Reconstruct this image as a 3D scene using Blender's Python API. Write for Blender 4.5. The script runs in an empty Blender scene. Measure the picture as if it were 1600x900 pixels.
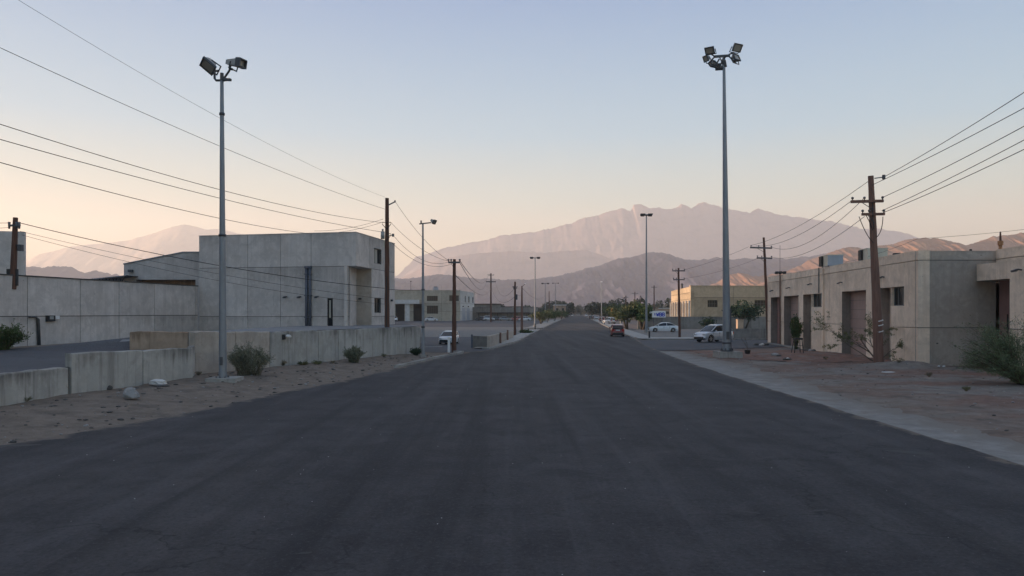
import bpy, math, random
import numpy as np
from mathutils import Vector, Matrix

# ------------------------------------------------------------------ camera, world, sun, exposure
SC = bpy.context.scene
COL = SC.collection
R = math.radians
F, HY, CH = 1155.0, 488.0, 3.0            # focal length in photo pixels, horizon row, camera height

cam_d = bpy.data.cameras.new('camera'); cam = bpy.data.objects.new('camera', cam_d); COL.objects.link(cam)
cam.location = (0, 0, CH); cam.rotation_euler = (R(90), 0, 0)
cam_d.sensor_width = 36; cam_d.lens = 36 * F / 1600; cam_d.shift_y = (HY - 450) / 1600
cam_d.clip_start = 0.1; cam_d.clip_end = 30000
SC.camera = cam

SUN_EL, SUN_AZ = 3.6, -80.0               # degrees; azimuth measured from the view direction (+Y), minus is left
W = bpy.data.worlds.new('World'); SC.world = W; W.use_nodes = True
nt = W.node_tree; nt.nodes.clear()
out = nt.nodes.new('ShaderNodeOutputWorld'); bg = nt.nodes.new('ShaderNodeBackground')
sky = nt.nodes.new('ShaderNodeTexSky'); sky.sky_type = 'NISHITA'; sky.sun_disc = False
sky.sun_elevation = R(SUN_EL); sky.sun_rotation = R(SUN_AZ); sky.altitude = 700
sky.air_density = 1.0; sky.dust_density = 1.2; sky.ozone_density = 1.5
tc = nt.nodes.new('ShaderNodeTexCoord'); sp = nt.nodes.new('ShaderNodeSeparateXYZ')
nt.links.new(tc.outputs['Generated'], sp.inputs[0])
ramp = nt.nodes.new('ShaderNodeValToRGB')   # dusty air: paler and warmer towards the horizon all the way round
els = ramp.color_ramp.elements
els[0].position = 0.0; els[0].color = (4.7, 3.7, 2.05, 1)
els[1].position = 1.0; els[1].color = (1.25, 1.55, 2.1, 1)
for p_, c_ in ((0.076, (4.7, 3.75, 2.25, 1)), (0.145, (2.65, 3.3, 2.85, 1)), (0.23, (1.3, 2.55, 3.35, 1)), (0.39, (.54, 1.46, 2.8, 1))):
    e = els.new(p_); e.color = c_
nt.links.new(sp.outputs['Z'], ramp.inputs[0])
mx = nt.nodes.new('ShaderNodeMix'); mx.data_type = 'RGBA'; mx.inputs['Factor'].default_value = 0.95
nt.links.new(sky.outputs[0], mx.inputs['A']); nt.links.new(ramp.outputs[0], mx.inputs['B'])
nt.links.new(mx.outputs['Result'], bg.inputs[0]); nt.links.new(bg.outputs[0], out.inputs[0])
bg.inputs[1].default_value = 0.093

sun_d = bpy.data.lights.new('sun', 'SUN'); sun = bpy.data.objects.new('sun', sun_d); COL.objects.link(sun)
sun_d.energy = 5.0; sun_d.angle = R(0.5); sun_d.color = (1.0, 0.71, 0.49)
LX, LY = math.sin(R(SUN_AZ)), math.cos(R(SUN_AZ))
to_sun = Vector((LX * math.cos(R(SUN_EL)), LY * math.cos(R(SUN_EL)), math.sin(R(SUN_EL))))
sun.rotation_euler = to_sun.to_track_quat('Z', 'Y').to_euler(); sun.location = (-60, 40, 60)

SC.view_settings.view_transform = 'Standard'; SC.view_settings.look = 'None'
SC.view_settings.exposure = 1.42; SC.view_settings.gamma = 1.0; SC.view_settings.use_curve_mapping = False
SC.cycles.use_denoising = True
SC.cycles.max_bounces = 6; SC.cycles.volume_bounces = 2; SC.cycles.transparent_max_bounces = 16
HAZE_DENSITY = 1.85e-4

# ------------------------------------------------------------------ helpers
rng = random.Random(7)
def G(px, py):                             # a photo pixel on the flat ground -> world point
    d = CH * F / (py - HY); return Vector(((px - 800) / F * d, d, 0))
def PX(px, py, d):                         # photo pixel at a known distance -> world point
    return Vector(((px - 800) / F * d, d, CH + (HY - py) / F * d))
def lerp(a, b, t): return a + (b - a) * t
def interp(pts, t):
    return float(np.interp(t, [p[0] for p in pts], [p[1] for p in pts]))

def _h(ix, iy, seed):
    n = (ix * 374761393 + iy * 668265263 + seed * 1442695041) & 0xFFFFFFFF
    n = ((n ^ (n >> 13)) * 1274126177) & 0xFFFFFFFF
    return ((n ^ (n >> 16)) & 0xFFFF) / 65535.0
def vnoise(x, y, seed=0):
    x = np.asarray(x, float); y = np.asarray(y, float)
    ix = np.floor(x).astype(np.int64); iy = np.floor(y).astype(np.int64)
    fx = x - ix; fy = y - iy; fx = fx * fx * fx * (fx * (fx * 6 - 15) + 10); fy = fy * fy * fy * (fy * (fy * 6 - 15) + 10)
    a = _h(ix, iy, seed); b = _h(ix + 1, iy, seed); c = _h(ix, iy + 1, seed); d = _h(ix + 1, iy + 1, seed)
    return (a + (b - a) * fx) * (1 - fy) + (c + (d - c) * fx) * fy
def fbm(x, y, o=5, seed=0, gain=0.5, lac=2.03):
    s = 0; a = 1; t = 0
    for k in range(o):
        s = s + a * vnoise(x * lac ** k + 17.3 * k, y * lac ** k - 9.1 * k, seed + k); t += a; a *= gain
    return s / t
def ridged(x, y, o=5, seed=0, gain=0.55):
    s = 0; a = 1; t = 0
    for k in range(o):
        s = s + a * (1 - np.abs(2 * vnoise(x * 2.1 ** k + 5.7 * k, y * 2.1 ** k + 3.3 * k, seed + k) - 1)); t += a; a *= gain
    return s / t

class MB:
    def __init__(s): s.v = []; s.f = []
    def add(s, vs, fs):
        o = len(s.v); s.v += [tuple(v) for v in vs]; s.f += [tuple(i + o for i in f) for f in fs]; return s
    def box(s, c, sz, rz=0, bev=0):
        x, y, z = sz[0] / 2, sz[1] / 2, sz[2] / 2
        m = Matrix.Translation(Vector(c)) @ Matrix.Rotation(rz, 4, 'Z')
        return s.add([m @ Vector(p) for p in ((-x, -y, -z), (x, -y, -z), (x, y, -z), (-x, y, -z), (-x, -y, z), (x, -y, z), (x, y, z), (-x, y, z))],
                     [(0, 3, 2, 1), (4, 5, 6, 7), (0, 1, 5, 4), (1, 2, 6, 5), (2, 3, 7, 6), (3, 0, 4, 7)])
    def bar(s, a, b, w, h, up=(0, 0, 1)):
        a, b = Vector(a), Vector(b); d = (b - a).normalized(); x = d.cross(Vector(up))
        if x.length < 1e-4: x = d.cross(Vector((0, 1, 0)))
        x.normalize(); y = x.cross(d); x *= w / 2; y *= h / 2
        return s.add([a - x - y, a + x - y, a + x + y, a - x + y, b - x - y, b + x - y, b + x + y, b - x + y],
                     [(0, 1, 2, 3), (7, 6, 5, 4), (1, 0, 4, 5), (2, 1, 5, 6), (3, 2, 6, 7), (0, 3, 7, 4)])
    def obox(s, c, ax, ay, az, taper=1.0):   # half axes; the -az face is scaled by taper
        c, ax, ay, az = map(Vector, (c, ax, ay, az)); t = taper
        return s.add([c - ax * t - ay * t - az, c + ax * t - ay * t - az, c + ax * t + ay * t - az, c - ax * t + ay * t - az,
                      c - ax - ay + az, c + ax - ay + az, c + ax + ay + az, c - ax + ay + az],
                     [(0, 3, 2, 1), (4, 5, 6, 7), (0, 1, 5, 4), (1, 2, 6, 5), (2, 3, 7, 6), (3, 0, 4, 7)])
    def tube(s, pts, r, seg=8, cap=True):
        pts = [Vector(p) for p in pts]; n = len(pts); rs = r if isinstance(r, (list, tuple)) else [r] * n
        vs, fs = [], []; x = None
        for i, p in enumerate(pts):
            d = (pts[min(i + 1, n - 1)] - pts[max(i - 1, 0)]).normalized()
            if x is None:
                x = d.cross(Vector((0, 1, 0.01)) if abs(d.y) < 0.9 else Vector((1, 0, 0)))
            x = (x - d * x.dot(d)).normalized(); y = d.cross(x)
            for k in range(seg):
                a = 2 * math.pi * k / seg; vs.append(p + (x * math.cos(a) + y * math.sin(a)) * rs[i])
        for i in range(n - 1):
            for k in range(seg):
                k2 = (k + 1) % seg; fs.append((i * seg + k, i * seg + k2, (i + 1) * seg + k2, (i + 1) * seg + k))
        if cap: fs += [tuple(reversed(range(seg))), tuple(range((n - 1) * seg, n * seg))]
        return s.add(vs, fs)
    def poly(s, pts, z0, z1):                # vertical prism from a 2-D outline
        n = len(pts)
        return s.add([(p[0], p[1], z0) for p in pts] + [(p[0], p[1], z1) for p in pts],
                     [tuple(range(n, 2 * n)), tuple(reversed(range(n)))] + [(i, (i + 1) % n, n + (i + 1) % n, n + i) for i in range(n)])
    def loft(s, secs, cap=True):
        m = len(secs[0]); vs = [p for q in secs for p in q]; fs = []
        for i in range(len(secs) - 1):
            for k in range(m):
                k2 = (k + 1) % m; fs.append((i * m + k, i * m + k2, (i + 1) * m + k2, (i + 1) * m + k))
        if cap: fs += [tuple(reversed(range(m))), tuple(range((len(secs) - 1) * m, len(secs) * m))]
        return s.add(vs, fs)
    def rock(s, c, rx, ry, rz, seed, n=9, m=6):
        r_ = random.Random(seed); vs, fs = [], []
        cuts = [(Vector((r_.gauss(0, 1), r_.gauss(0, 1), r_.gauss(.2, .8))).normalized(), r_.uniform(.62, .9)) for _ in range(7)]
        def put(d):
            q = 1 + r_.uniform(-.05, .05)
            for (u, h) in cuts:
                k = d.dot(u)
                if k * q > h: q = h / k
            return (c[0] + rx * q * d.x, c[1] + ry * q * d.y, max(c[2] - .35 * rz, c[2] + rz * q * d.z))
        for j in range(1, m):
            th = math.pi * j / m
            for k in range(n):
                a = 2 * math.pi * (k + .5 * (j % 2)) / n; vs.append(put(Vector((math.sin(th) * math.cos(a), math.sin(th) * math.sin(a), math.cos(th)))))
        top = len(vs); vs.append(put(Vector((0, 0, 1)))); vs.append(put(Vector((0, 0, -1))))
        for j in range(m - 2):
            for k in range(n):
                k2 = (k + 1) % n; fs.append((j * n + k, (j + 1) * n + k, (j + 1) * n + k2, j * n + k2))
        for k in range(n):
            k2 = (k + 1) % n; fs.append((top, k, k2)); fs.append((top + 1, (m - 2) * n + k2, (m - 2) * n + k))
        return s.add(vs, fs)
    def build(s, name, mat, parent=None, smooth=False, org=None):
        me = bpy.data.meshes.new(name)
        o0 = org if org is not None else (ORG[parent] if parent is not None else Vector((0, 0, 0)))
        me.from_pydata([(v[0] - o0[0], v[1] - o0[1], v[2] - o0[2]) for v in s.v], [], s.f); me.validate()
        if smooth: me.polygons.foreach_set('use_smooth', [True] * len(me.polygons))
        if mat: me.materials.append(mat)
        o = bpy.data.objects.new(name, me); COL.objects.link(o)
        if parent is not None: o.parent = parent; ORG[o] = ORG[parent]
        else: ORG[o] = Vector(o0); o.location = o0
        return o
ORG = {}
def tag(o, label=None, cat=None, group=None, kind=None):
    if label: o['label'] = label
    if cat: o['category'] = cat
    if group: o['group'] = group
    if kind: o['kind'] = kind
    return o
def thing(name, label, cat, loc=(0, 0, 0), group=None):
    o = bpy.data.objects.new(name, None); o.empty_display_size = 0.3; COL.objects.link(o)
    o.location = loc; ORG[o] = Vector(loc); return tag(o, label, cat, group)
def kids(o): return [c for c in CH_OF.get(o, [])]
CH_OF = {}
def copy_tree(o, parent=None, children=None):
    c = o.copy(); COL.objects.link(c)
    if parent is not None: c.parent = parent
    for ch in o.children: copy_tree(ch, c)
    return c
def auto_smooth(o, ang=40):
    me = o.data; me.polygons.foreach_set('use_smooth', [True] * len(me.polygons))
    try: me.set_sharp_from_angle(angle=R(ang))
    except Exception: pass
    return o
def mesh_np(name, V, Fq, mat, smooth=True, kind=None, parent=None):
    me = bpy.data.meshes.new(name); V = np.asarray(V, float).reshape(-1, 3); Fq = np.asarray(Fq, np.int32); k = Fq.shape[1]
    me.vertices.add(len(V)); me.vertices.foreach_set('co', V.ravel())
    me.loops.add(Fq.size); me.loops.foreach_set('vertex_index', Fq.ravel())
    me.polygons.add(len(Fq)); me.polygons.foreach_set('loop_start', np.arange(0, Fq.size, k, dtype=np.int32))
    me.polygons.foreach_set('loop_total', np.full(len(Fq), k, np.int32))
    me.polygons.foreach_set('use_smooth', np.full(len(Fq), smooth)); me.update(calc_edges=True); me.validate()
    if mat: me.materials.append(mat)
    o = bpy.data.objects.new(name, me); COL.objects.link(o); ORG[o] = Vector((0, 0, 0))
    if parent is not None: o.parent = parent; ORG[o] = ORG[parent]
    if kind: o['kind'] = kind
    return o
def grid_faces(nu, nv):
    a = np.arange((nu - 1) * (nv - 1)); i = a // (nv - 1); j = a % (nv - 1); b = i * nv + j
    return np.stack([b, b + nv, b + nv + 1, b + 1], 1)

# ------------------------------------------------------------------ materials
def mat(name, col, rough=0.8, metal=0.0, emis=None, spec=None):
    m = bpy.data.materials.new(name); m.use_nodes = True; b = m.node_tree.nodes['Principled BSDF']
    b.inputs['Base Color'].default_value = (*col, 1); b.inputs['Roughness'].default_value = rough; b.inputs['Metallic'].default_value = metal
    if spec is not None: b.inputs['Specular IOR Level'].default_value = spec
    if emis: b.inputs['Emission Color'].default_value = (*emis[0], 1); b.inputs['Emission Strength'].default_value = emis[1]
    return m
class NG:                                   # tiny node-graph helper
    def __init__(s, m): s.t = m.node_tree; s.b = s.t.nodes['Principled BSDF']; s.pos = s.t.nodes.new('ShaderNodeNewGeometry').outputs['Position']
    def n(s, typ, **kw):
        x = s.t.nodes.new(typ)
        for k, v in kw.items(): setattr(x, k, v)
        return x
    def L(s, a, b): s.t.links.new(a, b)
    def mapping(s, scale, rot=(0, 0, 0), src=None):
        x = s.n('ShaderNodeMapping'); x.inputs['Scale'].default_value = scale; x.inputs['Rotation'].default_value = rot; s.L(src or s.pos, x.inputs['Vector']); return x.outputs[0]
    def noise(s, scale, detail=5, rough=.55, vec=None, dist=0):
        x = s.n('ShaderNodeTexNoise'); x.inputs['Scale'].default_value = scale; x.inputs['Detail'].default_value = detail; x.inputs['Roughness'].default_value = rough
        x.inputs['Distortion'].default_value = dist; s.L(vec or s.pos, x.inputs['Vector']); return x.outputs['Fac']
    def vor(s, scale, vec=None, feat='F1'):
        x = s.n('ShaderNodeTexVoronoi', feature=feat); x.inputs['Scale'].default_value = scale; s.L(vec or s.pos, x.inputs['Vector']); return x.outputs['Distance']
    def ramp(s, fac, stops):
        x = s.n('ShaderNodeValToRGB'); e = x.color_ramp.elements
        while len(e) < len(stops): e.new(.5)
        for q, (p, c) in zip(e, stops): q.position = p; q.color = (c, c, c, 1) if not isinstance(c, tuple) else (*c, 1)
        s.L(fac, x.inputs[0]); return x.outputs[0]
    def mix(s, a, b, fac, blend='MIX'):
        x = s.n('ShaderNodeMix', data_type='RGBA', blend_type=blend)
        for sock, v in (('A', a), ('B', b)):
            if isinstance(v, tuple): x.inputs[sock].default_value = (*v, 1)
            else: s.L(v, x.inputs[sock])
        if isinstance(fac, (int, float)): x.inputs['Factor'].default_value = fac
        else: s.L(fac, x.inputs['Factor'])
        return x.outputs['Result']
    def math(s, op, a, b=None):
        x = s.n('ShaderNodeMath', operation=op)
        for i, v in enumerate((a, b)):
            if v is None: continue
            if isinstance(v, (int, float)): x.inputs[i].default_value = v
            else: s.L(v, x.inputs[i])
        return x.outputs[0]
    def base(s, c): s.L(c, s.b.inputs['Base Color'])
    def bump(s, h, strength=.3, dist=.02):
        x = s.n('ShaderNodeBump'); x.inputs['Strength'].default_value = strength; x.inputs['Distance'].default_value = dist; s.L(h, x.inputs['Height']); s.L(x.outputs[0], s.b.inputs['Normal'])

ROAD_ROT = math.atan(0.0866)
def asphalt(name, c1, c2, streak=True):
    m = mat(name, c1, .85, spec=.3); g = NG(m)
    al = g.mapping((.55, .02, 1), (0, 0, ROAD_ROT))
    big = g.noise(.22, 6, .6); st = g.noise(1.6, 5, .6, al); fine = g.noise(55, 2, .7); med = g.noise(3.0, 6, .65)
    c = g.mix(c1, c2, g.ramp(big, [(.32, 0.), (.7, 1.)]))
    c = g.mix(c, (c1[0] * 1.12, c1[1] * .92, c1[2] * .92), g.ramp(med, [(.45, 0.), (.75, .55)]))
    if streak:
        mot = g.noise(.85, 7, .68, None, .5); c = g.mix(c, (c1[0] * .62, c1[1] * .60, c1[2] * .64), g.ramp(mot, [(.50, 0.), (.62, .6)])); c = g.mix(c, (c2[0] * 1.25, c2[1] * 1.2, c2[2] * 1.2), g.ramp(mot, [(.34, .55), (.46, 0.)]))
        c = g.mix(c, (.105, .092, .080), g.ramp(g.noise(.19, 6, .62, g.mapping((1, .35, 1), (0, 0, ROAD_ROT))), [(.54, 0.), (.72, .28)]))
        c = g.mix(c, (c1[0] * .55, c1[1] * .55, c1[2] * .58), g.ramp(st, [(.5, 0.), (.66, .85)]))
        c = g.mix(c, (c2[0] * 1.35, c2[1] * 1.35, c2[2] * 1.35), g.ramp(st, [(.28, .8), (.45, 0.)]))
    c = g.mix(c, (.30, .29, .28), g.ramp(g.noise(38, 1, .5), [(.75, 0.), (.82, .3)]))
    ag = g.noise(15, 4, .75)
    c = g.mix(c, (c1[0] * .45, c1[1] * .45, c1[2] * .45), g.ramp(ag, [(.30, .75), (.48, 0.)])); c = g.mix(c, (c2[0] * 1.7, c2[1] * 1.65, c2[2] * 1.6), g.ramp(ag, [(.55, 0.), (.72, .55)]))
    c = g.mix(c, (.008, .008, .009), g.ramp(fine, [(.22, .6), (.42, 0.)]))
    if streak:   # sand drifted over the broken edges
        ea = g.n('ShaderNodeAttribute', attribute_name='edge').outputs['Fac']; en = g.noise(.9, 7, .72, None, .4)
        c = g.mix(c, (.15, .12, .095), g.ramp(g.math('SUBTRACT', g.math('ADD', g.math('MULTIPLY', ea, .42), .12), en), [(.0 if False else .0, .8), (.06, 0.)]) if False else g.ramp(g.math('SUBTRACT', en, g.math('MULTIPLY', ea, .30)), [(.40, 0.), (.52, .85)]))
    # irregular cracks
    cv = g.n('ShaderNodeMix', data_type='RGBA', blend_type='LINEAR_LIGHT'); cv.inputs['Factor'].default_value = .9
    g.L(g.pos, cv.inputs['A']); nx = g.n('ShaderNodeTexNoise'); nx.inputs['Scale'].default_value = 1.2; nx.inputs['Detail'].default_value = 5; g.L(g.pos, nx.inputs['Vector']); g.L(nx.outputs['Color'], cv.inputs['B'])
    crack = g.vor(.16, cv.outputs['Result'], 'DISTANCE_TO_EDGE')
    cm = g.math('MULTIPLY', g.ramp(crack, [(0., .75), (.0055, 0.)]), g.ramp(g.noise(.30, 4), [(.46, 0.), (.56, 1.)]))
    c = g.mix(c, (.010, .010, .011), cm)
    g.base(c); g.bump(g.math('ADD', fine, g.math('MULTIPLY', med, .6)), .35, .012)
    return m
def concrete(name, col, stain=(.5, .47, .43), grain=1.0, streak=1.0):
    m = mat(name, col, .9, spec=.25); g = NG(m)
    oi = g.n('ShaderNodeObjectInfo').outputs['Random']
    big = g.noise(.6, 6, .6); blot = g.noise(2.6, 6, .65); fine = g.noise(30, 3, .6)
    stk = g.noise(1.0, 5, .6, g.mapping((2.6, 2.6, .14)))
    c = g.mix(col, tuple(x * .78 for x in col), g.ramp(big, [(.35, 0.), (.7, 1.)]))
    c = g.mix(c, tuple(min(1, x * 1.16) for x in col), g.ramp(blot, [(.48, 0.), (.75, .7)]))
    c = g.mix(c, tuple(x * s_ for x, s_ in zip(col, stain)), g.ramp(stk, [(.52, 0.), (.72, .8 * streak)]))
    nar = g.noise(1.0, 4, .6, g.mapping((7.5, 7.5, .22))); c = g.mix(c, tuple(x * s_ * .62 for x, s_ in zip(col, stain)), g.math('MULTIPLY', g.ramp(nar, [(.60, 0.), (.74, .8 * streak)]), g.ramp(g.noise(.8, 4), [(.42, 0.), (.6, 1.)])))
    c = g.mix(c, tuple(min(1, x * 1.2) for x in col), g.ramp(g.noise(1.0, 4, .6, g.mapping((3.6, 3.6, .12), (0, 0, 1.))), [(.60, 0.), (.76, .5 * streak)]))
    c = g.mix(c, tuple(x * .72 for x in col), g.ramp(g.noise(1.15, 7, .7, None, .6), [(.52, 0.), (.60, .55)]))
    c = g.mix(c, tuple(x * .62 for x in col), g.ramp(fine, [(.22, .7), (.42, 0.)]))
    c = g.mix(c, tuple(x * .3 for x in col), g.ramp(g.noise(5.5, 2, .4), [(.76, 0.), (.80, .7)]))
    gc = g.n('ShaderNodeTexCoord').outputs['Generated']; sg_ = g.n('ShaderNodeSeparateXYZ'); g.L(gc, sg_.inputs[0])
    dn = g.noise(1.0, 5, .65, g.mapping((4.2, 4.2, .10), (0, 0, .4))); dz = g.math('ADD', sg_.outputs['Z'], g.math('MULTIPLY', dn, 1.1))
    c = g.mix(c, tuple(x * s_ * .62 for x, s_ in zip(col, stain)), g.math('MULTIPLY', g.ramp(g.math('SUBTRACT', dz, .62), [(.60, 0.), (.90, .7 * streak)]), g.ramp(g.noise(.42, 5, .65), [(.44, .08), (.62, 1.)])))
    tint = g.ramp(oi, [(0., .86), (1., 1.06)])
    c = g.mix(c, tint, 1.0, 'MULTIPLY')
    g.base(c); g.bump(g.math('ADD', fine, g.math('MULTIPLY', blot, 1.5)), .25 * grain, .012)
    return m
def noisy(name, col, dark=.7, scale=6, rough=.8, metal=0., stretch=(1, 1, 1), bump=.2, amt=.8):
    m = mat(name, col, rough, metal); g = NG(m); v = g.mapping(stretch)
    a = g.noise(scale, 6, .6, v); c = g.mix(col, tuple(x * dark for x in col), g.ramp(a, [(.38, 0.), (.68, amt)]))
    c = g.mix(c, tuple(min(1, x * 1.25) for x in col), g.ramp(g.noise(scale * 3.1, 4, .6, v), [(.55, 0.), (.8, .6)]))
    g.base(c)
    if bump: g.bump(a, bump, .02)
    return m
def leafmat(name, c1, c2, rough=.65):
    m = mat(name, c1, rough, spec=.2); g = NG(m)
    rp = g.t.nodes.new('ShaderNodeNewGeometry').outputs['Random Per Island']
    c = g.mix(c1, c2, rp); c = g.mix(c, tuple(x * .55 for x in c1), g.ramp(g.noise(1.7, 3), [(.45, 0.), (.65, .7)]))
    g.base(c)
    g.b.inputs['Transmission Weight'].default_value = 0.0
    return m

M = {}
M['road'] = asphalt('road_asphalt', (.034, .032, .035), (.056, .053, .056))
M['lot'] = asphalt('lot_asphalt', (.062, .064, .072), (.088, .090, .098), False)
M['panel_l'] = concrete('grey_concrete', (.60, .55, .515), (.72, .70, .68), 1.0, .7)
M['ret'] = concrete('weathered_concrete', (.46, .44, .405), (.42, .41, .40), 1.4, 1.2)
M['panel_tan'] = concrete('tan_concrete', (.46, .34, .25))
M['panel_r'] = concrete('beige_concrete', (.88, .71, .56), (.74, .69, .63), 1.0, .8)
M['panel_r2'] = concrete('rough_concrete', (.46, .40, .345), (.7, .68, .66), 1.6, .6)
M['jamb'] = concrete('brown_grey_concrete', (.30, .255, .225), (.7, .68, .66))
M['cream'] = concrete('cream_stucco', (.54, .42, .29), (.75, .72, .68), .6, .5)
M['pale'] = concrete('pale_stucco', (.46, .415, .34), (.7, .68, .66), .6, .5)
M['white_wall'] = concrete('white_stucco', (.62, .62, .61), (.7, .7, .7), .6, .5)
M['block'] = concrete('block_wall', (.27, .255, .235), (.7, .68, .66))
M['kerb'] = concrete('kerb_concrete', (.36, .345, .32))
M['slab'] = concrete('slab_concrete', (.27, .27, .275), (.75, .75, .75), .7, .4)
M['core'] = mat('joint_dark', (.075, .072, .068), .95)
M['tar'] = mat('tar', (.014, .014, .015), .7)
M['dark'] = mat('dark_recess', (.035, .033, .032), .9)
M['steel'] = noisy('galvanised_steel', (.26, .28, .31), .75, 3, .5, .55, (1, 1, .3), .05)
M['steel_d'] = noisy('dark_steel', (.09, .095, .11), .7, 4, .5, .5, (1, 1, .4), .05)
M['lampgrey'] = noisy('lamp_housing', (.36, .365, .36), .7, 5, .5, .3, (1, 1, 1), .05)
M['lampdark'] = noisy('lamp_frame', (.085, .088, .095), .7, 5, .5, .3, (1, 1, 1), .05)
M['lens'] = mat('lamp_lens', (.34, .32, .28), .2)
M['wood'] = noisy('pole_wood', (.13, .062, .042), .5, 5, .9, 0, (3, 3, .18), .5)
M['wood_b'] = noisy('weathered_wood', (.225, .125, .095), .5, 5, .9, 0, (3, 3, .18), .5)
M['wire'] = mat('wire_black', (.02, .02, .022), .6)
M['porc'] = mat('insulator_grey', (.12, .12, .125), .4)
M['black'] = mat('black_metal', (.018, .018, .02), .55)
M['pipe'] = mat('pipe_blue_grey', (.085, .095, .125), .55)
M['door'] = noisy('door_brown', (.33, .19, .165), .75, 2.5, .7, 0, (1, 1, .3), .1)
M['door_l'] = noisy('roller_door', (.36, .25, .215), .8, 2, .65, 0, (1, 1, .3), .05)
M['glass'] = mat('window_glass', (.022, .023, .026), .12, spec=.22)
M['blind'] = mat('window_blind', (.40, .38, .33), .6)
M['frame'] = mat('window_frame', (.10, .10, .10), .5)
M['white'] = mat('white_paint', (.72, .72, .72), .55)
M['blue'] = mat('blue_paint', (.015, .04, .42), .5)
M['orange'] = mat('orange_paint', (.72, .26, .05), .6)
M['bark'] = noisy('bark', (.10, .075, .055), .6, 8, .9, 0, (2, 2, .4), .4)
M['twig'] = noisy('dry_twig', (.15, .125, .10), .6, 8, .9, 0, (2, 2, .4), .3)
M['leaf_green'] = leafmat('leaf_green', (.062, .105, .038), (.10, .135, .05))
M['leaf_dark'] = leafmat('leaf_dark', (.035, .062, .035), (.062, .092, .048))
M['leaf_sage'] = leafmat('leaf_sage', (.15, .165, .11), (.22, .225, .16))
M['leaf_olive'] = leafmat('leaf_olive', (.11, .125, .05), (.17, .17, .08))
M['leaf_grey'] = leafmat('leaf_grey_green', (.125, .175, .09), (.185, .225, .13))
M['leaf_dry'] = leafmat('leaf_dry', (.20, .17, .105), (.28, .23, .15))
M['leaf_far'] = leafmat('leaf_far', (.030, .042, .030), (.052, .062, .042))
M['stone'] = noisy('grey_stone', (.30, .295, .29), .6, 5, .9, 0, (1, 1, 1), .5)
M['stone_d'] = noisy('dark_stone', (.10, .092, .088), .6, 7, .9, 0, (1, 1, 1), .5)
M['stone_w'] = noisy('pale_stone', (.62, .61, .59), .75, 4, .8, 0, (1, 1, 1), .4)
M['hvac'] = noisy('cream_sheet_metal', (.58, .54, .44), .85, 2, .5, .1, (1, 1, .3), .03)
M['hvac_b'] = noisy('blue_grey_sheet_metal', (.36, .39, .44), .85, 2, .5, .1, (1, 1, .3), .03)
M['flue_sun_tint'] = noisy('sun_tint_flue', (.42, .20, .09), .6, 9, .6, .3, (1, 1, .5), .1)  # sunlit orange put into the flue's own colour
M['tyre'] = mat('tyre_rubber', (.014, .014, .015), .85)
M['rim'] = mat('rim_alloy', (.42, .42, .43), .35, .7)
M['carglass'] = mat('car_glass', (.012, .014, .018), .06)
M['hl'] = mat('headlight_glass', (.62, .64, .66), .12)
M['tl'] = mat('tail_light_red', (.35, .012, .010), .2)
M['plate'] = mat('plate_white', (.65, .65, .62), .5)
M['trim'] = mat('black_trim', (.02, .02, .021), .6)
def paint(name, c, metal=.25):
    m = mat(name, c, .32, metal); b = m.node_tree.nodes['Principled BSDF']; b.inputs['Coat Weight'].default_value = .6; b.inputs['Coat Roughness'].default_value = .08
    g = NG(m); d = g.noise(2.2, 5, .6); g.base(g.mix(c, tuple(x * .82 + .015 for x in c), g.ramp(d, [(.4, 0.), (.7, .6)]))); return m
M['p_red'] = paint('paint_red', (.18, .021, .019)); M['p_white'] = paint('paint_white', (.66, .68, .70), 0)
M['p_silver'] = paint('paint_silver', (.50, .52, .55), .35); M['p_dark'] = paint('paint_dark', (.03, .032, .038))
M['p_grey'] = paint('paint_grey', (.22, .23, .25)); M['p_blush'] = paint('paint_faded_red', (.42, .13, .10), 0)

# ground: sand, red earth and grey gravel
m = mat('ground_earth', (.3, .24, .19), .95, spec=.15); g = NG(m)
sx = g.n('ShaderNodeSeparateXYZ'); g.L(g.pos, sx.inputs[0])
right = g.n('ShaderNodeMapRange'); right.inputs['From Min'].default_value = 6; right.inputs['From Max'].default_value = 17; g.L(sx.outputs['X'], right.inputs['Value'])
pn = g.noise(.23, 6, .6); pm = g.noise(1.9, 6, .65); pf = g.noise(26, 3, .65)
sand = g.mix((.215, .175, .142), (.15, .123, .10), g.ramp(pm, [(.38, 0.), (.66, 1.)]))
grav = g.mix((.225, .205, .185), (.165, .15, .135), g.ramp(pm, [(.38, 0.), (.66, 1.)]))
redd = g.mix((.20, .128, .103), (.145, .09, .073), g.ramp(pm, [(.38, 0.), (.68, 1.)]))
rightc = g.mix(grav, redd, g.ramp(g.noise(.30, 5, .6, g.mapping((.55, 1, 1))), [(.43, 0.), (.58, .95)]))
c = g.mix(sand, rightc, right.outputs[0])
c = g.mix(c, (.09, .078, .066), g.ramp(g.noise(.75, 7, .7), [(.52, 0.), (.66, .65)])); c = g.mix(c, (.27, .235, .20), g.ramp(g.noise(1.3, 6, .65, None, .8), [(.58, 0.), (.72, .6)]))
c = g.mix(c, (.05, .045, .04), g.ramp(g.vor(3.2), [(.05, .8), (.10, 0.)]))
c = g.mix(c, (.34, .31, .28), g.ramp(g.vor(7.), [(.035, .7), (.08, 0.)]))
c = g.mix(c, (.06, .05, .045), g.ramp(pf, [(.28, .6), (.45, 0.)]))
g.base(c); g.bump(g.math('ADD', pf, g.math('MULTIPLY', pm, 2.)), .5, .03); M['earth'] = m
m = mat('red_earth', (.2, .11, .085), .95, spec=.15); g = NG(m); pm = g.noise(1.9, 6, .65); pf = g.noise(26, 3, .65)
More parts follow.
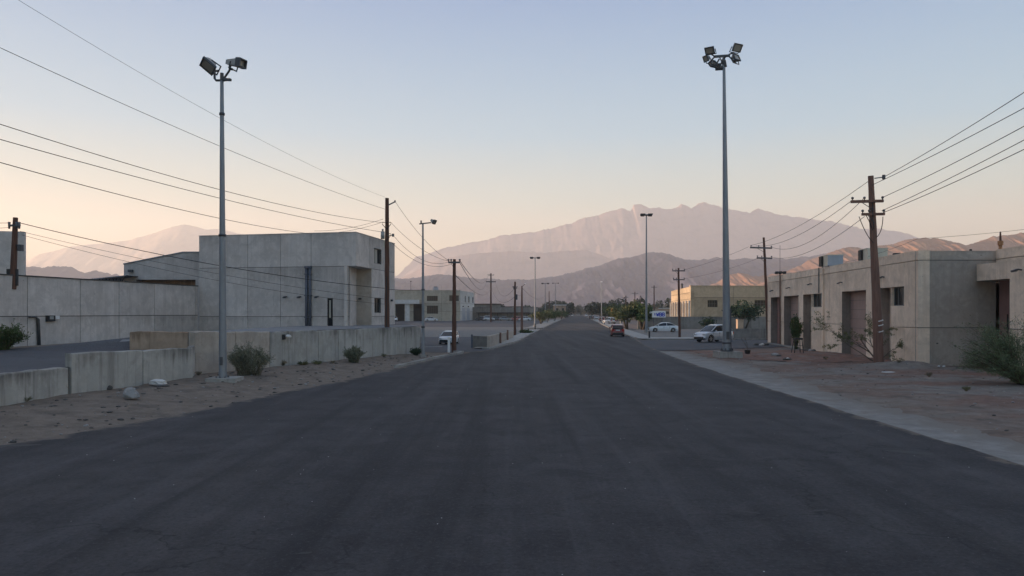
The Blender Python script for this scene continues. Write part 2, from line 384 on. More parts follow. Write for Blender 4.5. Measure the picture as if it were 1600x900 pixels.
c = g.mix((.225, .135, .105), (.15, .09, .072), g.ramp(pm, [(.38, 0.), (.68, 1.)])); c = g.mix(c, (.20, .18, .16), g.ramp(g.noise(.5, 5), [(.52, 0.), (.64, .8)]))
c = g.mix(c, (.05, .04, .035), g.ramp(g.vor(3.), [(.05, .8), (.10, 0.)])); c = g.mix(c, (.06, .045, .04), g.ramp(pf, [(.28, .6), (.45, 0.)]))
g.base(c); g.bump(g.math('ADD', pf, g.math('MULTIPLY', pm, 2.)), .5, .03); M['red'] = m
def gravelmat(name, a, b):
    m = mat(name, a, .95, spec=.15); g = NG(m); pm = g.noise(1.3, 6, .65); pf = g.noise(30, 3, .65)
    c = g.mix(a, b, g.ramp(pm, [(.38, 0.), (.66, 1.)])); c = g.mix(c, (.05, .048, .045), g.ramp(g.vor(5.), [(.05, .7), (.10, 0.)])); c = g.mix(c, tuple(x * .5 for x in a), g.ramp(pf, [(.28, .6), (.45, 0.)]))
    g.base(c); g.bump(pf, .4, .02); return m
M['gravel'] = gravelmat('pale_gravel', (.225, .215, .20), (.165, .155, .148))
M['shoulder'] = gravelmat('shoulder_gravel', (.27, .26, .245), (.19, .18, .17))
M['sandstrip'] = gravelmat('sand', (.225, .185, .15), (.165, .135, .11))
# mountains
def rockmat(name, a, b, sc, green=None):
    m = mat(name, a, .95, spec=.1); g = NG(m); n1 = g.noise(sc, 8, .6); n2 = g.noise(sc * 6, 6, .65)
    c = g.mix(a, b, g.ramp(n1, [(.38, 0.), (.64, 1.)])); c = g.mix(c, tuple(x * .6 for x in a), g.ramp(n2, [(.5, 0.), (.7, .7)]))
    g.base(c); return m
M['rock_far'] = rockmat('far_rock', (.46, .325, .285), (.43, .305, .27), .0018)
M['rock_hazed'] = rockmat('hazed_rock', (.66, .50, .375), (.63, .475, .36), .0018)  # fading into haze put into the rock's pale colour
M['rock_mid'] = rockmat('mid_rock', (.115, .105, .15), (.075, .072, .112), .004)  # blue-violet of hazy shade put into the rock colour
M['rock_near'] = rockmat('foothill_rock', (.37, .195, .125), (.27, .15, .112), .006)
M['shade_ridge'] = rockmat('shade_ridge_earth', (.28, .20, .15), (.22, .16, .12), .02)

# ------------------------------------------------------------------ ground, roads, yard
LEFT = [(-30, -24), (4, -15.6), (10, -13.6), (16.7, -11.5), (21.1, -9.8), (26.2, -8.9), (33.5, -7.2), (47.7, -4.9), (54, -3.5), (59.7, -1.6), (75, .6), (119, 4.2), (300, 20), (600, 46), (1400, 115)]
RIGHT = [(-30, 9.8), (4, 9.9), (14.6, 10.0), (28.9, 10.1), (41, 10.4), (52, 11), (66, 12), (78.7, 13.3), (96, 14.8), (120, 16.7), (300, 32.3), (600, 58.3), (1400, 127.6)]
def gauss(x, y, cx, cy, sx_, sy_): return np.exp(-((x - cx) / sx_) ** 2 - ((y - cy) / sy_) ** 2)
def ss(a, b, x): t = np.clip((x - a) / (b - a), 0, 1); return t * t * (3 - 2 * t)
def ground_h(x, y):
    x = np.asarray(x, float); y = np.asarray(y, float)
    lx = np.interp(y, [p[0] for p in LEFT], [p[1] for p in LEFT]); rx = np.interp(y, [p[0] for p in RIGHT], [p[1] for p in RIGHT])
    off = np.maximum(lx - x, x - rx)
    near = ss(.3, 2.2, off) * (1 - ss(53, 57, y))
    h = -.03 + near * (.05 + .10 * (fbm(x * .5, y * .5, 4, 3) - .35) + .11 * (fbm(x * 1.9, y * 1.9, 4, 9) - .5))
    h = h + ss(1.6, 4, x - rx) * (1 - ss(54, 59, y)) * (.16 * gauss(x, y, 20.3, 52, 3.2, 9) + .10 * gauss(x, y, 17, 49, 3, 5))
    h = h + .34 * gauss(x, y, 21.4, 39.4, 1.3, .7) + .16 * gauss(x, y, 20.2, 40.2, 1.2, 1.0) + .10 * gauss(x, y, 16.3, 25.5, 1.5, 1.2)
    h = h + .16 * ss(1.5, 4.5, lx - x) * (1 - ss(50, 54, y)) * (x < 0)
    return h
xs = np.concatenate([[-4800, -3000, -1800, -1000, -500, -250, -120], np.linspace(-70, -32, 20), np.arange(-30, 45, .4), np.linspace(46, 90, 20), [130, 250, 500, 1000, 1800, 3000, 4500, 5500]])
ys = np.concatenate([[-400, -150, -60, -20, 0], np.arange(4, 66, .4), np.linspace(67, 120, 30), [140, 170, 210, 260, 330, 420, 540, 700, 900, 1200, 1600, 2200, 3000, 4200, 6000, 8000]])
XX, YY = np.meshgrid(xs, ys, indexing='ij'); ZZ = ground_h(XX, YY)
mesh_np('ground', np.stack([XX, YY, ZZ], -1), grid_faces(len(xs), len(ys)), M['earth'], kind='structure')

def strip(name, ys_, fa, fb, n, z, mt, jit=0.0, seed=0, zf=None):
    V = []
    for y in ys_:
        a = fa(y) + jit * (float(fbm(y * 1.1, seed, 4, seed)) - .5) * 2; b = fb(y) + jit * (float(fbm(y * 1.1, seed + 5.5, 4, seed + 3)) - .5) * 2
        for k in range(n):
            x = lerp(a, b, k / (n - 1)); V.append((x, y, z + (zf(x, y) if zf else 0)))
    return mesh_np(name, V, grid_faces(len(ys_), n), mt, kind='structure')
rows = np.concatenate([[-30, -15, -5], np.arange(0, 70, .45), np.arange(70, 130, 2), np.arange(130, 1400, 40)])
L_ = lambda y: interp(LEFT, y); R_ = lambda y: interp(RIGHT, y)
V = []; ED = []; offs = [0, .2, .45, .8, 1.3, 2.0]
for y in rows:
    a = L_(y) + .22 * 2 * (float(fbm(y * 1.1, 2, 4, 2)) - .5) + .10 * (float(fbm(y * 4.1, 2, 3, 12)) - .5); b = R_(y) + .10 * 2 * (float(fbm(y * 1.1, 7.5, 4, 5)) - .5)
    cols = [a + o for o in offs] + [lerp(a + 2, b - 2, k / 7) for k in range(1, 7)] + [b - o for o in reversed(offs)]
    for x in cols: V.append((x, y, .012)); ED.append(min(x - a, (b - x) * 1.6))
rd_ = mesh_np('road', V, grid_faces(len(rows), len(offs) * 2 + 6), M['road'], kind='structure')
at_ = rd_.data.attributes.new('edge', 'FLOAT', 'POINT'); at_.data.foreach_set('value', np.array(ED, np.float32))
strip('shoulder', np.arange(2, 57, .45), lambda y: R_(y) - .25, lambda y: R_(y) + 1.6 + .9 * math.exp(-((y - 40) / 9) ** 2) + .5 * (float(fbm(y * .45, 3.3, 3, 8)) - .5), 6, .006, M['shoulder'], .55, 21,
      lambda x, y: max(0.0, float(ground_h(x, y)) + .008) if x > R_(y) + .5 else 0)
strip('dirt_apron', np.arange(43, 58.6, .4), lambda y: R_(y) + 2.4 + 3.2 * math.exp(-((y - 43) / 3.) ** 2), lambda y: 19.1 + .08 * y + .25, 16, .012, M['red'], .45, 31, lambda x, y: float(ground_h(x, y)) + .004)
sh_ = bpy.data.objects['shoulder']; n6 = len(sh_.data.vertices) // 6
at_ = sh_.data.attributes.new('edge', 'FLOAT', 'POINT'); at_.data.foreach_set('value', np.tile(np.array([1.9, 1.5, 1.15, .8, .4, 0.], np.float32), n6))
g = NG(M['shoulder']); old = g.b.inputs['Base Color'].links[0].from_socket; ea = g.n('ShaderNodeAttribute', attribute_name='edge').outputs['Fac']
g.base(g.mix(old, (.20, .18, .16), g.ramp(g.math('SUBTRACT', g.noise(1.1, 7, .7, None, .5), g.math('MULTIPLY', ea, .26)), [(.22, 0.), (.42, 1.)])))
def sheet(name, pts, z, mt):
    o = MB().add([(p[0], p[1], z) for p in pts], [tuple(range(len(pts)))]).build(name, mt); o['kind'] = 'structure'; return o
sheet('side_street', [(11.0, 57.5), (14.2, 58.6), (19, 61.2), (24, 64.8), (27, 72.8), (46, 74), (46, 80.4), (17, 80.4), (13.6, 79.6), (12.4, 70)], .006, M['lot'])
sheet('parking_lot', [(-32, 56.5), (-8, 55.2), (-4.6, 55.2), (-3.0, 55.9), (-1.4, 59.2), (-2.4, 62), (-.6, 86), (-6, 90), (-40, 90)], .006, M['lot'])
sheet('gravel_lot', [(-40, 90), (-6, 90), (-.6, 86), (1.0, 90), (6.4, 150), (-60, 152)], .002, M['gravel'])
sheet('cross_lane', [(-70, 152), (6.2, 150), (16.5, 262), (-70, 266)], .006, M['lot'])
sheet('gravel_yard', [(15.6, 86.4), (60, 86.4), (60, 132), (19.8, 132)], .004, M['gravel'])
for a, b in (((-7.9, 63.8), (-6.1, 64.6)), ((-12, 74), (-8.6, 74.3))):
    o = MB().bar((*a, .011), (*b, .011), .16, .002).build('parking_line', M['white']); o['kind'] = 'structure'
# kerbs and pavements
def kerb(name, pts, w=.28, h=.13, mt='kerb'):
    b = MB(); secs = []
    for i, p in enumerate(pts):
        p = Vector((p[0], p[1], 0)); q0 = Vector((*pts[max(i - 1, 0)][:2], 0)); q1 = Vector((*pts[min(i + 1, len(pts) - 1)][:2], 0))
        d = (q1 - q0).normalized(); nrm = Vector((-d.y, d.x, 0)) * w / 2
        secs.append([p - nrm + Vector((0, 0, -.05)), p - nrm + Vector((0, 0, h)), p + nrm + Vector((0, 0, h)), p + nrm + Vector((0, 0, -.05))])
    o = b.loft(secs).build(name, M[mt]); o['kind'] = 'structure'; return o
kerb('kerb', [(L_(y) - .12 - .0 * y, y) for y in np.arange(40, 53, 1.0)] + [(-3.75, 54.0), (-3.7, 54.8), (-4.3, 55.2)])
kerb('kerb', [(-2.35, 60.4), (-1.95, 60.0)] + [(L_(y) - .14, y) for y in (61, 64, 68, 75, 85, 97, 110, 125)])
kerb('kerb', [(L_(y) - .14, y) for y in (137, 150, 180, 220, 260, 300)])
kerb('kerb', [(30, 80.75), (17.4, 80.75), (15.2, 80.9), (14.0, 81.8), (13.75, 83.2)] + [(R_(y) + .14, y) for y in (86, 96, 110, 120, 160, 200, 250, 300)])
strip('pavement', [81.0, 84, 86.2], lambda y: 14.1 + .06 * (y - 81), lambda y: 30, 4, .10, M['kerb'])
strip('pavement', [86.2, 96, 120, 160, 200, 300], lambda y: R_(y) + .3, lambda y: R_(y) + 2.4, 3, .10, M['kerb'])
strip('pavement', [54.6 + 5.8, 66, 75, 90, 110, 125], lambda y: L_(y) - 1.7, lambda y: L_(y) - .3, 3, .10, M['kerb'])
strip('pavement', [137, 160, 200, 300], lambda y: L_(y) - 3.4, lambda y: L_(y) - .3, 3, .10, M['kerb'])

# raised yard behind the retaining walls
WALLX = [(6, -15.75), (15, -15.6), (22.3, -15.3), (25.3, -15.1), (31.6, -13.6), (33.5, -14.3), (37.7, -12.3), (53.2, -6.6)]
def yard_z(x, y):
    t = float(np.clip((x + 27) / 12, 0, 1)); t = t * t * (3 - 2 * t); u = float(np.clip((y - 35.9) / 1.2, 0, 1))
    return 1.12 + (.86 * t) * u
def yx1(y): return (interp(WALLX, y) - .1) if y <= 53.2 else lerp(-6.7, -9.7, (y - 53.2) / 14)
V = []; yr = list(np.arange(6, 67, .6)); nx_ = 60
for y in yr:
    for k in range(nx_):
        x = lerp(-62, yx1(y), (k / (nx_ - 1)) ** .6); V.append((x, y, yard_z(x, y)))
mesh_np('yard', V, grid_faces(len(yr), nx_), M['lot'], kind='structure')
V = []; yr2 = list(np.arange(36.7, 60, .6))
for y in yr2:
    for k in range(24):
        x = lerp(-19.5 - max(0, (y - 42)) * .22, yx1(y) - .02, k / 23); V.append((x, y, yard_z(x, y) + .02))
mesh_np('yard_slab', V, grid_faces(len(yr2), 24), M['slab'], kind='structure')
V = []; us = np.linspace(0, 1, 60)
for u in us:
    x = lerp(-28.6, -23.2, u); y = lerp(30, 56.5, u); w_ = 2.0 + .8 * (float(fbm(u * 9, 1.5, 3, 4)) - .5)
    for k in range(4):
        q = x + .2 + w_ * k / 3; V.append((q, y, yard_z(q, y) + (.05 - .04 * k / 3)))
mesh_np('sand_strip', V, grid_faces(60, 4), M['sandstrip'], kind='structure')

# ------------------------------------------------------------------ mountains
def range_mesh(name, prof, D0, D1, back, mt, nu, nv, amp, fu, seed, rough=.012):
    px = np.array([p[0] for p in prof], float); py = np.array([p[1] for p in prof], float)
    t = np.linspace(0, 1, nu); P_ = lerp(px[0], px[-1], t); Hh = np.interp(P_, px, py)
    Hh = (HY - Hh) / F * D1
    Hh = np.maximum(Hh + np.minimum(1, Hh / (Hh.max() * .3 + 1e-6)) * Hh.max() * rough * 2 * (fbm(P_ * .06, P_ * 0 + seed, 5, seed, .6) - .5), 0)
    Hh = np.maximum(Hh + Hh.max() * rough * 2.2 * (ridged(P_ * .075, P_ * 0 + seed + .3, 5, seed + 70, .6) - .62) * np.minimum(1, Hh / (Hh.max() * .4 + 1e-6)), 0)
    v = np.concatenate([np.linspace(0, 1, nv), 1 + np.linspace(.04, 1, nv // 4)])
    U, Vv = np.meshgrid(P_, v, indexing='ij'); kk = np.hanning(max(5, nu // 14)); Hs = np.convolve(np.pad(Hh, len(kk) // 2, 'edge'), kk / kk.sum(), 'same')[len(kk) // 2:len(kk) // 2 + nu]
    wv = np.clip(Vv, 0, 1) ** 5; H2 = Hs[:, None] * (1 - wv) + Hh[:, None] * wv
    vv = np.minimum(Vv, 1); bk = np.clip(Vv - 1, 0, 1)
    Y = np.where(Vv <= 1, lerp(D0, D1, vv), D1 + bk * back)
    X = (U - 800) / F * D1 * lerp(.96, 1, vv)
    xn = X / D1 * fu
    w = fbm(xn * .7, Vv * 2.2 + seed, 4, seed + 50) - .5
    rn = ridged(xn + w * 1.1, vv * 1.4 + w * .6, 6, seed, .52)
    env = 4 * vv * (1 - vv) * (1 - bk)
    g_ = vv ** 1.25 * (1 - bk ** 1.2)
    Z = H2 * (g_ + amp * env * (rn - .62)) + H2 * .05 * (fbm(xn * 6, Vv * 9, 4, seed + 9) - .5) * np.minimum(1, vv * 4) * (1 - vv ** 6)
    fr = ridged(xn * 3.7 + w * 3, vv * 5 + w * 2, 6, seed + 31, .6)
    Z = Z + H2 * amp * .34 * np.minimum(1, vv * 3) * (1 - vv ** 8) * (1 - bk) * (fr - .62)
    Z = Z - 4 * (1 - np.minimum(1, vv * 8))
    return mesh_np(name, np.stack([X, Y, Z], -1), grid_faces(nu, len(v)), mt, kind='structure')
FARP = [(560, 470), (620, 430), (650, 402), (700, 386), (760, 373), (800, 365), (840, 361), (880, 352), (905, 343), (930, 336), (955, 330), (972, 325), (985, 328), (990, 320), (1000, 320), (1014, 326), (1032, 324), (1048, 327), (1064, 317), (1080, 324), (1092, 318), (1102, 314), (1114, 321), (1132, 324), (1152, 328), (1172, 332), (1184, 324), (1200, 331), (1222, 336), (1245, 339), (1268, 342), (1300, 345), (1330, 352), (1345, 356), (1380, 358), (1405, 361), (1440, 372), (1500, 392), (1600, 420), (1700, 455)]
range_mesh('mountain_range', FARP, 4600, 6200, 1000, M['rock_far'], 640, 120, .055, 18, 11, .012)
range_mesh('mountain', [(-12, 440), (4, 428), (20, 418), (60, 397), (110, 385), (160, 380), (205, 374), (240, 364), (268, 354), (288, 350), (305, 353), (325, 358), (345, 358), (380, 366), (450, 388), (520, 410), (600, 440), (680, 470)], 5400, 6700, 700, M['rock_hazed'], 400, 90, .03, 14, 23, .007)
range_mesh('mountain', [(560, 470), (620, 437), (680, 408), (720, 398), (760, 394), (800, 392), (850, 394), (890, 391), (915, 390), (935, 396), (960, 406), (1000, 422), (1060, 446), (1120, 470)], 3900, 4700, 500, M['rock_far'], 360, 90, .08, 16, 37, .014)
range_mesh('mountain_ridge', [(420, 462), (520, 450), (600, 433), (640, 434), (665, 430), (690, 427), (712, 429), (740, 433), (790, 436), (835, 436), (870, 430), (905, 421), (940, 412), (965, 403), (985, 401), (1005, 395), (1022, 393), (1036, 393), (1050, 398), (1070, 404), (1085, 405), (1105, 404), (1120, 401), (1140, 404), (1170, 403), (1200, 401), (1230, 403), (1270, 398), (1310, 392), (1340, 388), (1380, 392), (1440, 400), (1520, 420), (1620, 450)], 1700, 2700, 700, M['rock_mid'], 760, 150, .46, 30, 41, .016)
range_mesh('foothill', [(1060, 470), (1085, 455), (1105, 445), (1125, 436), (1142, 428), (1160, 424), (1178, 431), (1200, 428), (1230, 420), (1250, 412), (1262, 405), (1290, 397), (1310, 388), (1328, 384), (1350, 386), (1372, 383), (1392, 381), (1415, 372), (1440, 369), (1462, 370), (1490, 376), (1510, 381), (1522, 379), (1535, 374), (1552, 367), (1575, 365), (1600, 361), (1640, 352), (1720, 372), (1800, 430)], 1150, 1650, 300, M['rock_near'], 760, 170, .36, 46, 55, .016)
range_mesh('foothill', [(-360, 420), (-290, 352), (-200, 338), (-110, 342), (-60, 356), (-25, 386), (0, 400), (26, 407), (36, 412), (47, 417), (70, 416), (85, 416), (100, 414), (112, 418), (130, 424), (145, 423), (155, 422), (170, 426), (190, 432), (260, 446), (350, 470)], 2300, 3000, 400, M['rock_mid'], 300, 80, .45, 20, 67, .02)  # visible slopes plus an unseen left end raised to shade the mid ridge

# added unseen ridge, shaped to shade the foreground and leave a sunlit gap
sdir = Vector((LX, LY)); mdir = Vector((-LY * -1, -LX))  # along and across the sun's bearing
mdir = Vector((LY, -LX))
V = []; sN, tN = 220, 22
svals = np.linspace(-80, 560, sN)
for s_ in svals:
    tc_ = max(115, 1.05 * s_ + 98); hh = 43 * float(1 - ss(104, 132, s_)) + 48 * float(ss(184, 215, s_) * (1 - ss(500, 550, s_))) + 3.2
    hh *= 1 + .10 * (float(fbm(s_ * .06, .5, 4, 77)) - .5)
    for k in range(tN):
        q = k / (tN - 1) * 2 - 1; hz = hh * (math.cos(q * math.pi) * .5 + .5) - .6
        p = mdir * float(s_) + sdir * (tc_ + q * 75); V.append((p.x, p.y, hz + (1.2 * (float(fbm(p.x * .07, p.y * .07, 4, 5)) - .5) if hz > 1 else 0)))
mesh_np('shade_ridge', V, grid_faces(sN, tN), M['shade_ridge'], kind='structure')

# haze
hm = bpy.data.materials.new('haze'); hm.use_nodes = True; hm.node_tree.nodes.clear()
ho = hm.node_tree.nodes.new('ShaderNodeOutputMaterial'); hv = hm.node_tree.nodes.new('ShaderNodeVolumePrincipled')
hv.inputs['Color'].default_value = (.985, .95, .93, 1); hv.inputs['Density'].default_value = HAZE_DENSITY; hv.inputs['Anisotropy'].default_value = .1
hm.node_tree.links.new(hv.outputs[0], ho.inputs['Volume'])
hz = MB().box((300, 3950, 510), (10500, 8900, 1040)).build('haze', hm); hz['kind'] = 'stuff'

# ------------------------------------------------------------------ concrete panel walls
def panel_mb(O, d, n, u0, u1, z0, z1, ops, t, off=0.0, depth=None):
    """one slab in the wall plane through O, along d, outward n, with rectangular openings cut right through"""
    us = sorted({u0, u1} | {min(max(u, u0), u1) for o in ops for u in o[:2]}); zs = sorted({z0, z1} | {min(max(z, z0), z1) for o in ops for z in o[2:4]})
    us = [u for i, u in enumerate(us) if i == 0 or u - us[i - 1] > 1e-4]; zs = [z for i, z in enumerate(zs) if i == 0 or z - zs[i - 1] > 1e-4]
    solid = {}
    for i in range(len(us) - 1):
        for j in range(len(zs) - 1):
            cu, cz = (us[i] + us[i + 1]) / 2, (zs[j] + zs[j + 1]) / 2
            if not any(o[0] < cu < o[1] and o[2] < cz < o[3] for o in ops): solid[i, j] = 1
    todo = set(solid); comps = []
    while todo:
        st = [todo.pop()]; cc = set(st)
        while st:
            i, j = st.pop()
            for q in ((i + 1, j), (i - 1, j), (i, j + 1), (i, j - 1)):
                if q in todo: todo.discard(q); cc.add(q); st.append(q)
        comps.append(cc)
    return [panel_piece(O, d, n, us, zs, cc, t, off) for cc in comps]
def panel_piece(O, d, n, us, zs, solid, t, off):
    b = MB(); idx = {}
    def vid(i, j, k):
        if (i, j, k) not in idx:
            p = O + d * us[i] + n * (off if k == 0 else off - t); idx[i, j, k] = len(b.v); b.v.append((p.x, p.y, zs[j]))
        return idx[i, j, k]
    for (i, j) in sorted(solid):
        b.f.append((vid(i, j, 0), vid(i + 1, j, 0), vid(i + 1, j + 1, 0), vid(i, j + 1, 0)))
        b.f.append((vid(i, j, 1), vid(i, j + 1, 1), vid(i + 1, j + 1, 1), vid(i + 1, j, 1)))
        for (di, dj, a, c_) in ((-1, 0, (i, j), (i, j + 1)), (1, 0, (i + 1, j + 1), (i + 1, j)), (0, -1, (i + 1, j), (i, j)), (0, 1, (i, j + 1), (i + 1, j + 1))):
            if (i + di, j + dj) not in solid:
                b.f.append((vid(*a, 0), vid(*c_, 0), vid(*c_, 1), vid(*a, 1)))
    return b
def wall(root, A, B, ucuts, zcuts, ops, mt, t=.25, gap=.035, n_side=1, core=True, name='concrete_panel', mats=None):
    A, B = Vector((*A, 0)), Vector((*B, 0)); d = (B - A); L = d.length; d.normalize(); n = Vector((d.y, -d.x, 0)) * n_side
    g2 = gap / 2
    for i in range(len(ucuts) - 1):
        for j in range(len(zcuts) - 1):
            u0, u1, z0, z1 = ucuts[i] + (g2 if i else 0), ucuts[i + 1] - (g2 if i < len(ucuts) - 2 else 0), zcuts[j] + (g2 if j else 0), zcuts[j + 1] - (g2 if j < len(zcuts) - 2 else 0)
            if callable(mats): mm = mats(i, j)
            else: mm = mt
            b = panel_mb(A, d, n, u0, u1, z0, z1, [o for o in ops if o[0] < u1 and o[1] > u0 and o[2] < z1 and o[3] > z0], t)
            for q in b: q.build(name, mm, root)
    if core:
        b = panel_mb(A, d, n, ucuts[0] + .02, ucuts[-1] - .02, zcuts[0], zcuts[-1] - .02, ops, .1, -(.03))
        for q in b: q.build('wall_core', M['core'], root)
    return A, d, n
def wp(A, d, n, u, off, z): p = A + d * u + n * off; return Vector((p.x, p.y, z))
def wbox(b, A, d, n, u0, u1, z0, z1, o0, o1):
    ps = [wp(A, d, n, u, o, z) for z in (z0, z1) for (u, o) in ((u0, o0), (u1, o0), (u1, o1), (u0, o1))]
    c_ = sum(ps, Vector()) / 8
    b.obox(c_, d * (abs(u1 - u0) / 2), n * (abs(o1 - o0) / 2), Vector((0, 0, abs(z1 - z0) / 2))); return b
def window(root, A, d, n, u0, u1, z0, z1, off, mull=1, blind=None, hmull=0):
    w = wbox(MB(), A, d, n, u0 - .02, u1 + .02, z0 - .02, z1 + .02, off - .03, off).build('window', M['glass'], root)
    f = MB(); k = .055
    for (a, b_, c_, e_) in ((u0, u1, z0, z0 + k), (u0, u1, z1 - k, z1), (u0, u0 + k, z0 + k, z1 - k), (u1 - k, u1, z0 + k, z1 - k)): wbox(f, A, d, n, a, b_, c_, e_, off + .003, off + .05)
    for q in range(mull):
        um = lerp(u0, u1, (q + 1) / (mull + 1)); wbox(f, A, d, n, um - .025, um + .025, z0 + k, z1 - k, off + .003, off + .045)
    for q in range(hmull):
        zm = lerp(z0, z1, (q + 1) / (hmull + 1)); wbox(f, A, d, n, u0 + k, u1 - k, zm - .02, zm + .02, off + .003, off + .04)
    f.build('frame', M['frame'], w)
    if blind: 
        wbox(MB(), A, d, n, lerp(u0, u1, blind[0]), lerp(u0, u1, blind[1]), z0 + .06, z1 - .06, off + .0015, off + .012).build('blind', M['blind'], w)
    return w
def wall_lamp(root, A, d, n, u, z, off=0, s=1.0):
    l = MB().bar(wp(A, d, n, u, off, z), wp(A, d, n, u, off + .28 * s, z + .03), .07, .07)
    c_ = wp(A, d, n, u, off + .42 * s, z - .03); l.obox(c_, d * .15 * s, (n * .17 + Vector((0, 0, -.06))) * s, Vector((0, 0, .06)) * s, .8)
    o = l.build('wall_lamp', M['lampdark'], root)
    MB().obox(c_ + Vector((0, 0, -.052)), d * .10 * s, n * .12 * s, Vector((0, 0, .012))).build('lens', M['lens'], o)
    return o

# --- right: concrete warehouse with recessed bays along the street
FA, FB = (22.41, 40.8), (24.9, 72.0)
wh = thing('warehouse', 'low beige concrete warehouse with recessed brown doors along the right kerb', 'warehouse', (23.5, 50, 0))
UY = lambda Y: (Y - 40.8) / 31.2 * 31.30
ops = [(UY(67.7), UY(70.9), -1, 4.42), (UY(62.2), UY(66.5), -1, 4.44), (UY(58.9), UY(61.0), -1, 4.46), (UY(56.45), UY(58.85), 3.40, 4.46),
       (UY(48.0), UY(52.3), -1, 4.46), (UY(44.25), UY(45.9), -1, 4.5), (UY(42.5), UY(44.2), 3.38, 4.5)]
cuts = [0, UY(47.0), UY(55.3), UY(61.45), UY(67.1), 31.3]
A, d, n = wall(wh, FA, FB, cuts, [-.3, 2.15, 5.88, 6.42], ops, M['panel_r'], t=.62, n_side=-1, core=False)
for (a, b_, z1, mt) in ((UY(67.7), UY(70.9), 4.42, 'door'), (UY(62.2), UY(66.5), 4.44, 'door_l'), (UY(58.9), UY(61.0), 4.46, 'panel_r'), (UY(48.0), UY(52.3), 4.46, 'door_l'), (UY(44.25), UY(45.9), 4.5, 'panel_r')):
    dd = wbox(MB(), A, d, n, a - .1, b_ + .1, -.3, z1 + .1, -.70, -.60).build('door', M[mt], wh)
    if mt != 'panel_r':
        tr = MB()
        for k in range(1, 7): wbox(tr, A, d, n, a, b_, z1 * k / 7 - .012, z1 * k / 7 + .012, -.60, -.585)
        tr.build('rail', M['frame'], dd)
        wbox(MB(), A, d, n, a + .02, a + .10, 0, z1, -.6, -.5).build('track', M['frame'], dd)
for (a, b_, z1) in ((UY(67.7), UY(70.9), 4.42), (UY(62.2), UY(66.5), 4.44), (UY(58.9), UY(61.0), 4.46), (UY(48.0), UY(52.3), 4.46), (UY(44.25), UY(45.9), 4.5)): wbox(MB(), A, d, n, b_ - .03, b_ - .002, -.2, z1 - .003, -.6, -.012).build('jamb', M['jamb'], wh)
for (a, b_, z0, z1) in ((UY(56.45), UY(58.85), 3.40, 4.46), (UY(42.5), UY(44.2), 3.38, 4.5)):
    window(wh, A, d, n, a, b_, z0, z1, -.22, 2, (.05, .33))
wbox(MB(), A, d, n, UY(47.6), UY(52.7), -.1, .11, .0, .5).build('sill', M['kerb'], wh)
wbox(MB(), A, d, n, UY(62.0), UY(70.9), -.1, .10, .0, .35).build('sill', M['kerb'], wh)
wbox(MB(), A, d, n, UY(57.0), UY(57.0) + .07, 4.5, 6.45, .0, .07).build('downpipe', M['frame'], wh)
wbox(MB(), A, d, n, UY(55.9), UY(55.9) + .12, .1, 6.3, .0, .12).build('pilaster', M['panel_r'], wh)
for Y, z in ((70.0, 5.05), (64.7, 5.15), (58.8, 5.25), (52.2, 5.1), (46.0, 5.2)): wall_lamp(wh, A, d, n, UY(Y), z, 0, .62)
wall_lamp(wh, A, d, n, UY(45.2), 5.15, 0, .6)
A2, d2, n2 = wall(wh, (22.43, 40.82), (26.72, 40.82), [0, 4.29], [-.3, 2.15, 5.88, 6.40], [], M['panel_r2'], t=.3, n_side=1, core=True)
for u, z in ((.15, 4.9), (2.0, 1.1), (3.0, .7), (1.0, 1.25)): wbox(MB(), A2, d2, n2, u, u + .1, z, z + .07, 0, .012).build('wall_patch', M['core'], wh)
wbox(MB(), A2, d2, n2, 2.95, 3.03, 6.40, 6.50, -.2, -.1).build('roof_bracket', M['black'], wh)
WA, WB = (26.35, 36.0 - 9), (26.70, 40.80)
A3, d3, n3 = wall(wh, (25.55, 26.8), (26.70, 40.80), [0, 6, 10.4, 14.04], [-.3, 2.15, 5.92, 6.46], [(10.2, 15, -1, 5.0)], M['panel_r'], t=.3, n_side=-1, core=False)
PA, PB = (24.46, 26.9), (25.56, 40.66)
PL = math.dist(PA, PB); UP = lambda Y: (Y - 26.9) / 13.76 * PL
A4, d4, n4 = wall(wh, PA, PB, [0, UP(33.4), PL], [-.3, 2.15, 5.62], [(UP(37.6), PL + 1, -1, 4.72)], M['panel_r'], t=.85, n_side=-1, core=False)
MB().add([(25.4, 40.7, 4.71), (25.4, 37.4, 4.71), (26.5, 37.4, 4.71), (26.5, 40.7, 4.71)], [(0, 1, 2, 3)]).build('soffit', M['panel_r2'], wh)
dd = wbox(MB(), A3, d3, n3, 10.3, 13.85, -.2, 4.95, -.18, -.08).build('door', M['door'], wh)
tr = MB(); wbox(tr, A3, d3, n3, 10.3, 13.4, 2.12, 2.17, -.08, -.065); wbox(tr, A3, d3, n3, 13.0, 13.04, 1.9, 2.9, -.08, -.02); tr.build('rail', M['black'], dd)
wall_lamp(wh, A4, d4, n4, UP(36.6), 5.1, 0, .8)
rf = MB().add([(22.7, 41, 6.05), (48, 41, 6.05), (48, 72, 6.05), (25.1, 71.9, 6.05)], [(0, 1, 2, 3)]).add([(26.0, 26.9, 6.1), (48, 26.9, 6.1), (48, 41, 6.1), (26.9, 40.9, 6.1)], [(0, 1, 2, 3)])
rf.build('roof', M['slab'], wh)
wall(wh, FB, (48, 72), [0, 12, 23.1], [-.3, 2.15, 5.88, 6.42], [], M['panel_r'], t=.3, n_side=-1, core=False)
wall(wh, (48, 72), (48, 26.8), [0, 15, 30, 45.2], [-.3, 2.15, 5.88, 6.42], [], M['panel_r'], t=.3, n_side=-1, core=False)
wall(wh, (25.6, 26.8), (48, 26.8), [0, 8, 16, 22.4], [-.3, 2.15, 5.92, 6.46], [], M['panel_r'], t=.3, n_side=1, core=False)

